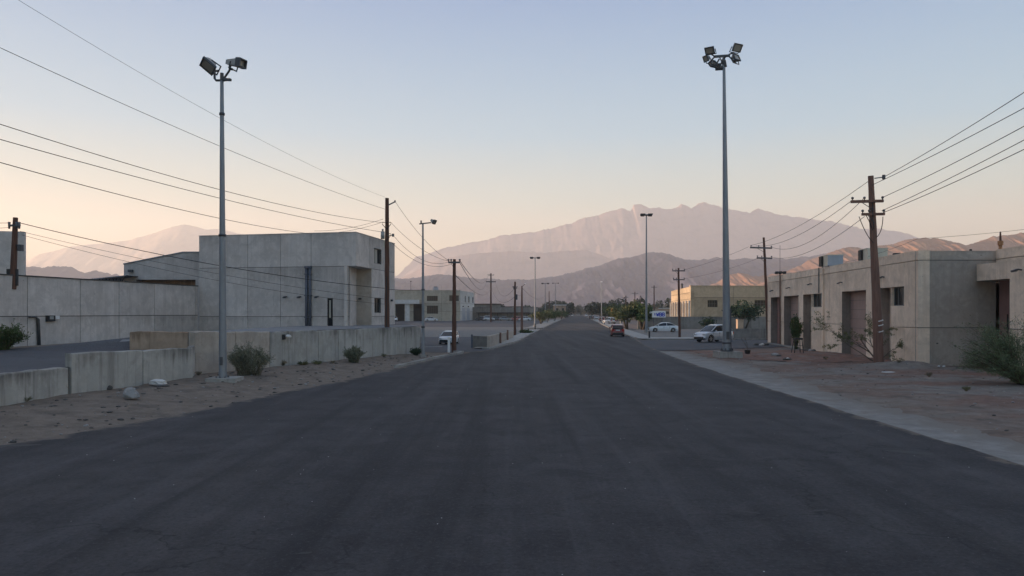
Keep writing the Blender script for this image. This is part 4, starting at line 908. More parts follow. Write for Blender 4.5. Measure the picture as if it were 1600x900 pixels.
# street lamp by the end of the long pale wall
sl = thing('street_lamp', 'slim grey street lamp at the end of the long pale retaining wall', 'street lamp', (-5.96, 49.6, 0))
mast_pole(sl, (-5.96, 49.6, 0), (-5.98, 49.6, 8.93), .115, .055, bands=(.5, .22))
MB().bar((-6.22, 49.6, 8.93), (-5.42, 49.6, 9.02), .07, .07).tube([(-6.1, 49.6, 8.95), (-6.1, 49.6, 9.16)], .05, 8).build('arm', M['steel_d'], sl)
flood(sl, (-5.30, 49.6, 9.12), (.75, -.35, -.5), .34, .30, .22)
MB().box((-5.96, 49.46, 2.2), (.16, .1, .22)).build('service_box', M['steel'], sl)
MB().obox((-5.96, 49.6, .05), (.2, 0, 0), (0, .2, 0), (0, 0, .12)).build('base', M['kerb'], sl)
def simple_mast(lbl, px, pyb, pyt, d, r0, r1, arm, heads, group=None, mt='steel', name='light_mast', cat='light mast'):
    x = (px - 800) / F * d; zt = CH + (HY - pyt) / F * d
    s_ = thing(name, lbl, cat, (x, d, 0), group)
    mast_pole(s_, (x, d, 0), (x, d, zt), r0, r1, mt, 8)
    if arm: MB().bar((x - arm / 2, d, zt), (x + arm / 2, d, zt), .12, .12).build('crossbar', M['steel_d'], s_)
    for hx in heads:
        MB().obox((x + hx, d - .1, zt - .02), (.36, 0, 0), (0, .3, -.08), (0, 0, .12), .7).build('lamp_head', M['lampdark'], s_)
    MB().tube([(x, d, -.05), (x, d, .35)], r0 * 2.0, 8).build('base', M['kerb'], s_)
    return s_
simple_mast('tall thin mast with flat crossbar left of the far road', 836, 509, 403, 150, .16, .08, 1.9, (-.7, .7), 'light masts along the left kerb')
simple_mast('distant thin light mast just right of the flat topped one on the left kerb', 852, 502, 443, 232, .15, .08, 2.4, (-.9, .9), 'light masts along the left kerb')
simple_mast('farthest and rightmost thin light mast on the left kerb', 868, 498, 442.5, 330, .18, .1, 3.0, (-1.2, 1.2), 'light masts along the left kerb')
s_ = simple_mast('tall slender mast with flat lamp ring by the right pavement', 1010, 520, 336, 108, .17, .08, 1.3, (-.55, .55))
MB().tube([((1010 - 800) / F * 108, 108, CH + (HY - 336.5) / F * 108), ((1010 - 800) / F * 108, 108, CH + (HY - 335) / F * 108)], [.5, .3], 12).build('lamp_ring', M['lampdark'], s_)
s_ = simple_mast('pale single light mast far on the right of the road', 940, 490, 442, 196, .13, .08, 0, ())
lamp_white = mat('white_lamp_glass', (.85, .85, .84), .3)  # plain white lamp glass, no emission
MB().rock(((940 - 800) / F * 196, 195.8, CH + (HY - 440.5) / F * 196), .34, .25, .17, 3).build('lamp_head', lamp_white, s_, True)
def wood_pole(lbl, base, top, r0, r1, arms=(), mt='wood', group=None, ins=True, seg=10, jit=.012, name='utility_pole'):
    base, top = Vector(base), Vector(top); p_ = thing(name, lbl, 'utility pole', base, group)
    n = 14; rr = random.Random(int(base.x * 100 + base.y))
    pts = [base.lerp(top, k / n) + Vector((rr.uniform(-jit, jit), rr.uniform(-jit, jit), 0)) for k in range(n + 1)]; pts[0] = base - Vector((0, 0, .3))
    auto_smooth(MB().tube(pts, [lerp(r0, r1, k / n) * rr.uniform(.97, 1.03) for k in range(n + 1)], seg).build('pole', M[mt], p_))
    for (z, l, rr_, yaw, tilt, w) in arms:     # height, left reach, right reach
        f_ = (z - base.z) / (top.z - base.z); c = base.lerp(top, f_); dx = Vector((math.cos(yaw), math.sin(yaw), tilt)); off = Vector((0, -lerp(r0, r1, f_) - w * .45, 0))
        a_ = MB().bar(c + off - dx * l, c + off + dx * rr_, w, w).build('crossarm', M[mt if mt != 'wood' else 'steel_d'], p_)
        br = MB().bar(c + off - dx * l * .6, c + off + Vector((0, 0, -.5)), .03, .03); br.build('brace', M['steel_d'], a_)
        if ins:
            for q in (-l * .94, -l * .42 if l > .5 else -l * .5, rr_ * .94):
                s0 = c + off + dx * q + Vector((0, 0, w / 2))
                MB().tube([s0, s0 + Vector((0, 0, .06)), s0 + Vector((0, 0, .07)), s0 + Vector((0, 0, .16)), s0 + Vector((0, 0, .19))], [.03, .03, .07, .075, .03], 8).build('insulator', M['porc'], a_, True)
    return p_
def cable(lbl, a, b, sag, r=.018, group=None, name='power_line', n=24, mt='wire'):
    a, b = Vector(a), Vector(b); pts = []
    for k in range(n + 1):
        t = k / n; p = a.lerp(b, t); p.z -= 4 * sag * t * (1 - t); pts.append(p - a)
    o = MB().tube([p + a for p in pts], r * .8, 5).build(name, M[mt], None, True, org=a)
    return tag(o, lbl, 'cable', group)
# near right pole
nb, ntop = Vector((20.45, 41.2, .15)), Vector((20.0, 41.2, 10.6))
np_ = wood_pole('thick reddish timber pole leaning left before the warehouse corner', nb, ntop, .27, .15, ((9.16, 1.30, .52, .05, .03, .15), (8.44, .72, .56, .05, .02, .14)), 'wood_b')
for (a, b_, c_) in (((20.0, 41.0, 9.1), (19.9, 40.8, 8.3), (20.05, 40.95, 7.6)), ((19.2, 40.9, 8.3), (19.55, 40.8, 7.2), (20.05, 41, 6.85)), ((20.55, 40.95, 8.3), (20.5, 40.9, 7.4), (20.2, 41, 7.15)), ((19.6, 40.9, 8.35), (19.8, 40.8, 7.9), (20.0, 41, 7.55))):
    a, b_, c_ = Vector(a), Vector(b_), Vector(c_); MB().tube([a.lerp(b_, t).lerp(b_.lerp(c_, t), t) for t in [k / 10 for k in range(11)]], .022, 5).build('jumper', M['wire'], np_, True)
MB().bar((20.15, 41.1, 10.45), (20.62, 41.0, 10.5), .05, .05).tube([(20.62, 41, 10.38), (20.62, 41, 10.62)], .09, 8).build('top_bracket', M['steel_d'], np_)
for z in (1.9, 2.25, 2.5): MB().tube([(20.42 - .0, 41.2, z), (20.41, 41.2, z + .05)], .262, 12).build('tape', M['white'], np_)
# off-frame pole the near wires run to
p0 = Vector((17.9, 11.0, 0))
wood_pole('timber pole beside the road at the right, behind the viewpoint', p0, (17.9, 11, 13.2), .2, .14, ((12.6, 1.2, 1.0, .05, 0, .14), (11.6, 1.0, 1.0, .05, 0, .14), (10.4, .8, .8, .05, 0, .14)))
# second right pole behind the warehouse end
q0, q1 = Vector((27.75, 80, 0)), Vector((27.25, 80, 11.1))
wood_pole('reddish timber pole at the far end of the warehouse', q0, q1, .19, .12, ((9.95, 1.65, .78, .1, -.02, .16), (8.85, .95, .75, .1, -.02, .15)))
N1 = [Vector((20.62, 41, 10.5)), Vector((19.95, 41, 10.05)), Vector((20.52, 40.95, 9.36)), Vector((20.48, 40.95, 8.62)), Vector((20.5, 40.9, 8.5))]
for i, (a, zt, sg) in enumerate(zip(N1, (12.7, 12.5, 11.25, 11.95, 10.4), (.35, .35, .35, .35, .35))):
    cable(['topmost cable from the thick leaning timber pole to the top right corner', 'second highest cable crossing the thick leaning timber pole to the right', 'middle cable rising right from the upper crossarm of the leaning pole', 'steeper of two cables rising right from the lower crossarm of the leaning pole', 'lowest cable rising right from the lower crossarm of the leaning pole'][i],
          a, (17.9 + (.9 if i % 2 else -.9), 11, zt), sg, .02, 'cables from the leaning pole to the right')
N2 = [(Vector((18.75, 41, 9.36)), Vector((26.0, 80, 10.25))), (Vector((18.85, 41, 9.2)), Vector((26.4, 80, 10.2))), (Vector((19.5, 41, 9.3)), Vector((28.0, 80, 10.1))), (Vector((19.5, 40.9, 8.3)), Vector((28.0, 80, 9.0)))]
N2[0] = (Vector((20.0, 41.2, 10.4)), Vector((25.9, 80, 10.25)))
for i, (a, b_) in enumerate(N2):
    cable(['highest cable between the leaning pole top and the pole at the warehouse end', 'second cable from the left arm of the leaning pole to the far pole', 'third cable sagging from the arm of the leaning pole to the far pole', 'lowest sagging cable between the leaning pole and the pole at the warehouse end'][i], a, b_, (.55, .75, 1.2, .9)[i], .02, 'cables between the two right poles')
# wood pole by the pavement, right
r0_, r1_ = Vector((19.85, 87.5, 0)), Vector((19.7, 87.5, 8.25))
wood_pole('dark timber pole with two crossarms on the pavement by the white sedan', r0_, r1_, .16, .11, ((7.9, .78, .72, 0, .0, .13), (6.85, .68, .66, 0, 0, .12)))
cable('cable dipping from the warehouse end pole towards the pavement pole', (25.6, 80, 10.1), (20.4, 87.5, 8.05), .2, .016)
cable('thin cable from the pavement pole behind the thick floodlight mast', (20.4, 87.5, 7.0), (26.9, 80, 8.95), .3, .014)
# roof wires on the right
cable('thin wire from the roof post corner out over the warehouse wing', (22.62, 41.2, 7.1), (33.5, 40.5, 8.3), .15, .012, 'roof wires of the warehouse')
cable('thin wire from the roof post back to the air conditioner', (22.62, 41.2, 7.1), (25.0, 55.5, 6.75), .12, .012, 'roof wires of the warehouse')
# thin lamp mast in front of the warehouse
tm = thing('lamp_mast', 'thin rusty lamp mast standing against the far warehouse bays', 'lamp mast', (24.5, 67.4, 0))
MB().tube([(24.42, 67.3, 0), (24.40, 67.3, 6.75)], .06, 8).build('pole', M['wood'], tm, True); MB().tube([(24.40, 67.3, 6.7), (24.40, 67.3, 9.1)], .016, 6).build('aerial', M['wire'], tm)
MB().bar((24.0, 67.3, 6.62), (24.8, 67.3, 6.66), .06, .06).build('crossbar', M['black'], tm)
for hx in (-.34, .0, .36): MB().obox((24.40 + hx, 67.2, 6.6), (.14, 0, 0), (0, .12, -.04), (0, 0, .08)).build('lamp_head', M['black'], tm)

# left side poles
a0, a1 = Vector((-8.45, 50, 1.9)), Vector((-8.45, 50, 10.72))
lp = wood_pole('brown timber pole with equipment before the overhanging concrete building', a0, a1, .175, .125, ())
MB().bar((-8.35, 49.95, 10.25), (-7.90, 49.9, 10.46), .07, .07).tube([(-7.90, 49.9, 10.42), (-7.90, 49.9, 10.56)], .05, 6).build('top_bracket', M['steel_d'], lp)
for z, s in ((8.95, -1), (8.95, 1), (8.2, 1)):
    MB().tube([(-8.45, 49.85, z - .35), (-8.45 + .30 * s, 49.8, z), (-8.45 + .26 * s, 49.8, z + .12), (-8.45, 49.85, z + .1)], .022, 6).build('jumper', M['wire'], lp, True)
MB().tube([(-8.72, 49.85, 7.95), (-8.72, 49.85, 8.45)], .13, 10).tube([(-8.72, 49.85, 8.45), (-8.72, 49.85, 8.62)], [.05, .07], 8).build('transformer', M['lampgrey'], lp, True)
MB().tube([(-8.02, 49.85, 8.1), (-8.02, 49.85, 8.3)], .08, 8).bar((-8.4, 49.9, 8.2), (-8.02, 49.85, 8.2), .05, .05).build('cutout', M['porc'], lp)
MB().box((-8.62, 49.86, 7.62), (.05, .05, .5)).build('fuse_tube', M['hvac'], lp); MB().tube([(-8.45, 49.8, 2.0), (-8.45, 49.8, 5.4)], .03, 6).build('riser', M['black'], lp)
lf = Vector((-16.6, 18, 1.12)); wood_pole('tall timber pole in the left yard, outside the picture', lf, (-16.6, 18, 13.5), .2, .14, ((12.9, 1, 1, .9, 0, .14), (10.6, 1, 1, .9, 0, .14)))
for i, (a, b_, sg) in enumerate((((-8.5, 50, 10.75), (-16.4, 18, 13.35), .65), ((-8.5, 50, 9.95), (-16.5, 18, 11.35), .4), ((-8.7, 49.9, 9.05), (-16.2, 18, 8.82), .55), ((-8.75, 49.9, 8.42), (-16.4, 18, 8.35), .35))):
    cable(['faintest topmost cable running up left across the sky', 'long cable crossing the left sky to the equipment pole', 'upper of the two close cables across the left floodlight mast', 'lower of the two close cables across the left floodlight mast'][i], a, b_, sg, (.008, .013, .016, .016)[i], 'cables across the left sky')
cable('lowest left sky cable ending on the concrete building roof', (-14.7, 56, 8.9), (-16.6, 18, 7.85), .45, .018, 'cables across the left sky')
cable('short slack service cable from the equipment pole to the roof', (-8.7, 49.9, 9.3), (-14.9, 55.8, 9.15), .22, .014)
cable('second slack service cable from the equipment pole to the roof', (-8.7, 49.9, 9.1), (-13.6, 55.4, 8.95), .12, .014)
# small pole on the yard wall
wb = Vector((-27.05, 40.05, 4.25)); wt = Vector((-27.0, 40.2, 8.15))
sp_ = thing('wall_pole', 'short dark timber pole bracketed to the long yard wall', 'utility pole', wb)
auto_smooth(MB().tube([wb, wb.lerp(wt, .5), wt], [.17, .15, .12], 10).build('pole', M['wood'], sp_))
MB().box((-27.1, 40.1, 4.9), (.5, .22, .9), .2).build('bracket', M['black'], sp_)
MB().bar(wt + Vector((-.3, -.1, -.45)), wt + Vector((.32, -.1, -.42)), .10, .10).build('crossarm', M['lampdark'], sp_)
for dx in (-.26, .14, .28): MB().tube([wt + Vector((dx, -.12, -.62)), wt + Vector((dx, -.12, -.25))], [.05, .07], 7).build('insulator', M['porc'], sp_, True)
MB().box(wt + Vector((.34, -.1, -1.65)), (.22, .2, .34)).build('equipment_box', M['steel_d'], sp_); MB().bar(wt + Vector((0, -.1, -1.5)), wt + Vector((.4, -.1, -1.5)), .05, .05).build('stay', M['black'], sp_)
for i, (a, b_, sg, r_) in enumerate(((wt + Vector((.3, -.1, -.3)), (-8.6, 49.9, 4.62), .42, .026), (wt + Vector((.3, -.1, -.75)), (-8.6, 49.9, 3.9), .35, .013), (wt + Vector((.4, -.1, -.95)), (-8.6, 49.9, 3.55), .5, .013))):
    cable(['thick black cable strung from the short wall pole past the concrete building', 'thin middle cable under the thick one across the concrete building', 'lowest thin cable across the concrete building front'][i], a, b_, sg, r_, 'cables across the concrete building')
cable('short left cable from the short wall pole out of frame', wt + Vector((-.28, -.1, -.3)), (-34, 39, 8.0), .1, .016, 'short cables left of the wall pole')
cable('lower short left cable from the short wall pole out of frame', wt + Vector((-.28, -.1, -.55)), (-34, 39, 7.4), .1, .014, 'short cables left of the wall pole')
cable('straight cable between the equipment pole and the slim street lamp', (-8.4, 49.9, 4.55), (-5.97, 49.6, 4.5), .03, .022)
# row of poles beyond
row = []
def rowpole(lbl, px, pyb, pyt, d, r0, r1, arms, group='timber poles along the left kerb', mt='wood', ins=True):
    x = (px - 800) / F * d; zt = CH + (HY - pyt) / F * d
    row.append((x, d, zt)); return wood_pole(lbl, (x, d, 0), (x + .02, d, zt), r0, r1, [(zt - dz, l, l, yaw, 0, w) for dz, l, yaw, w in arms], mt, group, ins, 8)
rowpole('brown timber pole with single crossarm in front of the small white car', 709.5, 551, 405, 55.8, .19, .11, ((.25, .45, .0, .13),))
rowpole('dark timber pole with low crossarm beside the long low beige building', 767, 503, 427, 226, .28, .20, ((2.6, 1.5, .1, .3), (.55, .95, .1, .15)))
rowpole('dark equipment pole nearest to the barrier wall', 804.5, 523, 440, 97, .17, .11, ((.85, .28, 0, .12),))
MB().box(((804.5 - 800) / F * 97 + .2, 96.8, 5.0), (.28, .3, .7)).build('transformer', M['steel_d'], bpy.data.objects['utility_pole.%03d' % (len([o for o in bpy.data.objects if o.name.startswith('utility_pole')]) - 1)])
sl2 = thing('street_lamp', 'wooden street lamp with small white head by the barrier wall', 'street lamp', ((815.5 - 800) / F * 105, 105, 0))
x_ = (815.5 - 800) / F * 105
auto_smooth(MB().tube([(x_, 105, 0), (x_, 105, 3), (x_, 105, 6.75)], [.2, .16, .09], 8).build('pole', M['wood_b'], sl2)); MB().bar((x_, 105, 6.6), (x_ + .42, 105, 7.0), .06, .06).build('arm', M['steel_d'], sl2); MB().rock((x_ + .46, 105, 7.06), .15, .12, .08, 5).build('lamp_head', lamp_white, sl2, True)
simple_mast('short dark pole between the two thinnest masts on the left kerb', 858, 500, 455, 290, .2, .14, 0, (), None, 'wood', 'post', 'post')
for px, d, zt in ((1018, 420, 447), (1008, 640, 462), (990, 520, 455)): pass
rp = [(1022, 300, 446, 1.2), (978, 330, 462, 1.0), (992, 360, 456, 1.6), (1001, 420, 462, .8)]
for i, (px, d, pt, l) in enumerate(rp):
    wood_pole(['distant timber pole just right of the flat ring mast', 'distant stubby pole over the kerb trees', 'distant timber pole with wide arm over the kerb trees', 'farthest short pole over the kerb trees'][i], ((px - 800) / F * d, d, 0), ((px - 800) / F * d, d, CH + (HY - pt) / F * d), .26, .2, ((CH + (HY - pt) / F * d - .7, l, l, 0, 0, .2),), 'wood', 'distant poles over the right kerb trees', False, 6)
P1, P2, P3 = [Vector(p) for p in row]
A1 = Vector((-8.3, 49.9, 0))
for i, (a, b_, sg) in enumerate((((-7.9, 49.9, 10.5), (P1.x - .42, 55.7, P1.z - .1), .42), ((-8.2, 49.85, 9.1), (P1.x - .40, 55.7, P1.z - .15), .45), ((-8.02, 49.85, 8.2), (P1.x - .42, 55.7, P1.z - .22), .75), ((-8.1, 49.85, 7.7), (P1.x - .1, 55.65, P1.z - .35), .75))):
    cable(['highest cable from the equipment pole down to the single crossarm pole', 'second cable from the equipment pole to the single crossarm pole', 'third sagging cable from the equipment pole to the single crossarm pole', 'lowest sagging cable from the equipment pole to the single crossarm pole'][i], a, b_, sg, .015, 'cables down to the single crossarm pole')
for i, (a, b_, sg) in enumerate((((P1.x + .42, 55.7, P1.z - .1), (P2.x - .8, 226, P2.z - .5), 6.0), ((P1.x + .4, 55.7, P1.z - .2), (P2.x - 1.3, 226, P2.z - 2.5), 6.5), ((P1.x + .1, 55.7, P1.z - 1.2), (P2.x, 226, P2.z - 4.5), 5.2))):
    cable(['upper drooping cable beyond the single crossarm pole', 'middle drooping cable beyond the single crossarm pole', 'lowest drooping cable beyond the single crossarm pole'][i], a, b_, sg * .35, .03, 'drooping cables beyond the single crossarm pole')
for i, (a, b_, sg) in enumerate((((P2.x + 1.3, 226, P2.z - 2.5), (P3.x, 97, P3.z - .8), 2.5), ((P2.x + .2, 226, P2.z - 4.5), (P3.x, 97, P3.z - 2.0), 2.2))):
    cable(['upper slack cable to the pole nearest the barrier wall', 'lower slack cable to the pole nearest the barrier wall'][i], a, b_, sg, .03, 'slack cables to the barrier wall pole')
cable('thin cable from the barrier wall pole to the wooden street lamp', (P3.x, 97, P3.z - 1.6), (x_, 105, 5.4), .1, .012)
cable('long thin cable along the left kerb masts', (x_, 105, 6.5), ((852 - 800) / F * 232, 232, 8.5), 1.5, .025)

# ------------------------------------------------------------------ vehicles
def car_proto(kind, loc, rz, paintmat, lbl, group=None, parts_lamps=True):
    """car built around its own origin, nose towards +X"""
    r_ = thing('parked_car', lbl, 'car', (0, 0, 0), group)
    if kind == 'sedan':
        Lh, Wd, g0 = 2.25, .88, .20
        belt = [(-2.25, .62), (-2.2, .86), (-1.9, .98), (-1.2, 1.0), (0, .97), (1.0, .93), (1.2, .90), (1.9, .78), (2.15, .66), (2.25, .48)]
        roof = [(-1.75, .99), (-1.05, 1.36), (-.5, 1.44), (.15, 1.43), (.55, 1.33), (1.25, .92)]
        ax_ = (-1.32, 1.36); wr = .31
    elif kind == 'suv':
        Lh, Wd, g0 = 2.2, .92, .24
        belt = [(-2.2, .62), (-2.16, 1.0), (-1.8, 1.10), (-1.0, 1.10), (0, 1.07), (1.0, 1.04), (1.25, 1.02), (1.85, .92), (2.1, .76), (2.2, .5)]
        roof = [(-2.05, 1.10), (-1.75, 1.52), (-1.0, 1.67), (-.2, 1.68), (.35, 1.58), (1.2, 1.04)]
        ax_ = (-1.3, 1.32); wr = .35
    else:  # hatch
        Lh, Wd, g0 = 1.95, .85, .20
        belt = [(-1.95, .60), (-1.92, .92), (-1.6, 1.02), (-.8, 1.02), (0, .99), (.9, .96), (1.1, .93), (1.6, .82), (1.85, .68), (1.95, .48)]
        roof = [(-1.86, 1.02), (-1.55, 1.38), (-.9, 1.50), (-.2, 1.50), (.3, 1.40), (1.1, .95)]
        ax_ = (-1.2, 1.2); wr = .30
    xs_ = sorted(set([round(-Lh + 2 * Lh * k / 26, 3) for k in range(27)] + [round(a + wr * 1.18 * math.cos(t * math.pi / 8), 3) for a in ax_ for t in range(9)]))
    def bz(x): return interp(belt, x)
    def zb(x):
        z = g0 + .10 * max(0, (abs(x) - Lh + .45) / .45) ** 2
        for a in ax_:
            q = (wr * 1.18) ** 2 - (x - a) ** 2
            if q > 0: z = max(z, wr + math.sqrt(q))
        return z
    def hw(x):
        e = max(0, (abs(x) - Lh + .7) / .7); return Wd * (1 - .16 * e ** 2.2)
    secs = []
    for x in xs_:
        w = hw(x); t = bz(x); b0 = min(zb(x), t - .06)
        secs.append([(x, -w * .94, b0), (x, -w, max(b0 + .005, min(.45, t - .05))), (x, -w * .985, max(b0 + .01, t - .14)), (x, -w * .90, t - .015), (x, -w * .6, t + .01), (x, w * .6, t + .01), (x, w * .90, t - .015), (x, w * .985, max(b0 + .01, t - .14)), (x, w, max(b0 + .005, min(.45, t - .05))), (x, w * .94, b0)])
    body = MB().loft(secs).build('body', M[paintmat], r_); auto_smooth(body, 35)
    def rz_(x): return interp(roof, x)
    gx = [lerp(roof[0][0], roof[-1][0], k / 18) for k in range(19)]
    def gsec(x, up, inset):
        z = rz_(x) + up; w0 = hw(x) * .90 - inset; base = bz(x) - .03; f_ = max(0.0, (z - base) / .55); w1 = w0 * (1 - .20 * min(1, f_))
        return [(x, -w0, base), (x, -w1, z - .05 * min(1, f_)), (x, -w1 * .8, z), (x, w1 * .8, z), (x, w1, z - .05 * min(1, f_)), (x, w0, base)]
    gl = MB().loft([gsec(x, 0, 0) for x in gx]).build('cabin_glass', M['carglass'], r_); auto_smooth(gl, 30)
    rx = [x for x in gx if roof[1][0] - .12 <= x <= roof[4][0] + .05]; rs = []
    for x in rx:
        s_ = gsec(x, .02, -.012); w1 = s_[1][1]; rs.append([(x, s_[1][1], s_[1][2] - .03), (x, s_[1][1] * .98, s_[1][2] + .02), (x, s_[2][1], s_[2][2] + .008), (x, s_[3][1], s_[3][2] + .008), (x, s_[4][1] * .98, s_[4][2] + .02), (x, s_[4][1], s_[4][2] - .03)])
    auto_smooth(MB().loft(rs).build('roof', M[paintmat], r_), 30)
    for sgn in (-1, 1):
        pl = MB()
        for (xa, xb) in ((roof[0][0] + .03, roof[1][0]), (roof[-1][0] - .03, roof[4][0])):
            sa, sb = gsec(xa, .01, -.01), gsec(xb, .01, -.01); k = 1 if sgn < 0 else 4; k0 = 0 if sgn < 0 else 5
            pl.bar(sa[k] if abs(sa[k][2] - sa[k0][2]) > .0 else sa[k0], sb[k], .07, .05)
        xm = (roof[1][0] + roof[4][0]) / 2 - .1; sm_ = gsec(xm, 0, -.012); k, k0 = (1, 0) if sgn < 0 else (4, 5)
        pl.bar(sm_[k0], sm_[k], .05, .07)
        pl.build('pillar', M[paintmat], r_)
        xm = roof[4][0] + .35; m_ = MB().obox((xm, sgn * (hw(xm) + .06), bz(xm) + .06), (.06, 0, 0), (0, .09, 0), (0, 0, .065), .9).build('door_mirror', M[paintmat], r_)
        y = sgn * (hw(Lh - .12) * .80); zl = bz(Lh - .22) - .10
        MB().obox((Lh - .20, y, zl), (.15, sgn * -.03, 0), (0, .17, 0), (.02, 0, .075), .9).build('headlight', M['hl'], r_)
        zt = bz(-Lh + .08) - .16
        MB().obox((-Lh + .09, sgn * hw(-Lh) * .86, zt), (.10, 0, 0), (0, .14, 0), (0, 0, .13), .95).build('tail_light', M['tl'], r_)
        hn = MB()
        for xh in (.05, -.85): hn.obox((xh, sgn * (hw(xh) * .985 + .01), bz(xh) - .20), (.09, 0, 0), (0, .015, 0), (0, 0, .018))
        hn.build('door_handle', M['trim'], r_)
        dl_ = MB()
        for xh in (1.0, .1, -.75): dl_.obox((xh, sgn * (hw(xh) * .99 + .002), (g0 + .12 + bz(xh) - .06) / 2 + .1), (.008, 0, 0), (0, .006, 0), (0, 0, (bz(xh) - g0 - .35) / 2))
        dl_.build('door_gap', M['trim'], r_)
    MB().obox((Lh - .03, 0, .42), (.06, 0, 0), (0, Wd * .72, 0), (0, 0, .12), .95).build('grille', M['trim'], r_)
    MB().obox((-Lh + .0, 0, .40), (.05, 0, 0), (0, Wd * .80, 0), (0, 0, .11), .95).build('bumper', M['trim'], r_)
    MB().obox((-Lh - .035 + (.02 if kind != 'sedan' else 0), 0, .80 if kind != 'sedan' else .74), (.012, 0, 0), (0, .24, 0), (0, 0, .06)).build('license_plate', M['plate'], r_)
    for a in ax_:
        for sgn in (-1, 1):
            y = sgn * (Wd - .13)
            pr = [(y - .11, wr * .80), (y - .10, wr * .97), (y - .05, wr), (y + .05, wr), (y + .10, wr * .97), (y + .11, wr * .80)]
            N_ = 20; vs, fs = [], []
            for (yy, rr) in pr:
                for k in range(N_): t = 2 * math.pi * k / N_; vs.append((a + rr * math.cos(t), yy, wr + rr * math.sin(t)))
            for i in range(len(pr) - 1):
                for k in range(N_): k2 = (k + 1) % N_; fs.append((i * N_ + k, (i + 1) * N_ + k, (i + 1) * N_ + k2, i * N_ + k2))
            fs += [tuple(range(N_)), tuple(reversed(range((len(pr) - 1) * N_, len(pr) * N_)))]
            wl = MB().add(vs, fs).build('wheel', M['tyre'], r_); auto_smooth(wl)
            rm = MB().tube([(a, y + sgn * .10, wr), (a, y + sgn * .118, wr)], wr * .30, 12)
            for k in range(6): t = k * math.pi / 3; rm.bar((a, y + sgn * .112, wr), (a + wr * .74 * math.cos(t), y + sgn * .112, wr + wr * .74 * math.sin(t)), .075, .02, (0, 1, 0))
            rm.build('rim', M['rim'], wl)
    r_.location = loc; r_.rotation_euler = (0, 0, rz)
    return r_
def repaint(o, mname):
    for ch in o.children:
        if ch.name.split('.')[0] in ('body', 'roof', 'pillar', 'door_mirror'):
            ch.material_slots[0].link = 'OBJECT'; ch.material_slots[0].material = M[mname]
def car_copy(src, loc, rz, mname, lbl, group=None, s=1.0):
    c_ = copy_tree(src); c_.location = loc; c_.rotation_euler = (0, 0, rz); c_['label'] = lbl
    if group: c_['group'] = group
    elif 'group' in c_: del c_['group']
    repaint(c_, mname); return c_
up_road = math.pi / 2 - ROAD_ROT
hatch = car_proto('hatch', (13.15, 92.5, .012), up_road, 'p_red', 'dark red hatchback seen from behind, parked on the right edge of the road')
sedan = car_proto('sedan', ((1038 - 800) / F * 112, 112.5, .01), math.pi - .06, 'p_white', 'white sedan parked sideways under the blue and white sign')
suv = car_proto('suv', (20.35, 74.6, .01), math.pi + .55, 'p_silver', 'silver utility car nosing out beside the thick floodlight mast')
suv.scale = (.95, .95, 1.04)
car_copy(hatch, (-5.95, 70.0, .01), -math.pi / 2 - .18, 'p_white', 'small white car in the parking lot behind the single crossarm pole').scale = (.8, .8, .82)
car_copy(suv, (24.7, 188, .01), up_road + .5, 'p_silver', 'silver utility car parked beyond the red hatchback', 'cars parked along the right kerb')
car_copy(hatch, (28.9, 236, .01), up_road - .15, 'p_blush', 'faded red hatchback, farthest visible of the kerb cars', 'cars parked along the right kerb')
car_copy(suv, (49.6, 128.6, .01), math.pi / 2 + .3, 'p_dark', 'black utility car behind the low grey wall', None)
car_copy(sedan, (-27.5, 252, .01), .05, 'p_white', 'white sedan under the ribbon windows of the far pale block', None)
car_copy(suv, (-38.8, 243, .01), -1.2, 'p_white', 'white utility car at the loading bay beside the brown pole', None)
car_copy(hatch, (-11.0, 262, .01), 2.7, 'p_dark', 'dark hatchback beside the pale garage doors', None)
car_copy(sedan, (-2.5, 262, .01), .1, 'p_grey', 'grey sedan at the long low building, behind the dark pole', None)
car_copy(hatch, (-5.6, 270, .01), .4, 'p_dark', 'second dark hatchback left of the dark pole at the low building', None)
car_copy(sedan, (4.6, 262, .01), 3.0, 'p_white', 'white sedan at the right part of the long low building', None)
car_copy(suv, (-8.2, 261, .01), .2, 'p_silver', 'silver utility car between the dark hatchbacks and the dark pole', None)
car_copy(hatch, (1.2, 263, .01), 3.0, 'p_blush', 'faded red hatchback beside the white sedan at the low building', None)
car_copy(suv, (29.3, 395, .01), up_road, 'p_dark', 'dark car by the left kerb hedge end', None)
for i, (px, d, pm, k) in enumerate(((894, 560, 'p_white', 'suv'), (904, 610, 'p_grey', 'hatch'), (916, 520, 'p_white', 'suv'))):
    car_copy({'suv': suv, 'hatch': hatch}[k], ((px - 800) / F * d, d, .012), -math.pi / 2 - ROAD_ROT, pm, ['leftmost distant white car driving at the road end', 'middle distant grey car at the road end', 'rightmost distant white car driving at the road end'][i], 'distant cars on the road')
for i, (px, d, pm) in enumerate(((923, 330, 'p_dark'), (928.5, 345, 'p_grey'), (932, 310, 'p_white'))):
    car_copy([hatch, suv, sedan][i], ((px - 800) / F * d, d, .012), up_road, pm, ['dark car parked far along the right kerb', 'grey utility car parked far along the right kerb', 'white sedan parked far along the right kerb'][i], 'cars parked along the right kerb')
tk = thing('box_truck', 'red and white truck beyond the long low building', 'truck', ((824 - 800) / F * 330, 330, 0))
tx = tk.location.x; MB().box((tx, 330, 3.6), (3.0, 2.4, 2.6)).build('cargo_box', M['p_red'], tk); MB().box((tx - 2.2, 330, 3.1), (1.3, 2.2, 2.2)).build('cab', M['white'], tk); MB().box((tx - 2.35, 328.88, 3.5), (.9, .06, .8)).build('window', M['carglass'], tk)
MB().box((tx, 330, 1.9), (5.6, 2.2, .6)).build('chassis', M['trim'], tk)
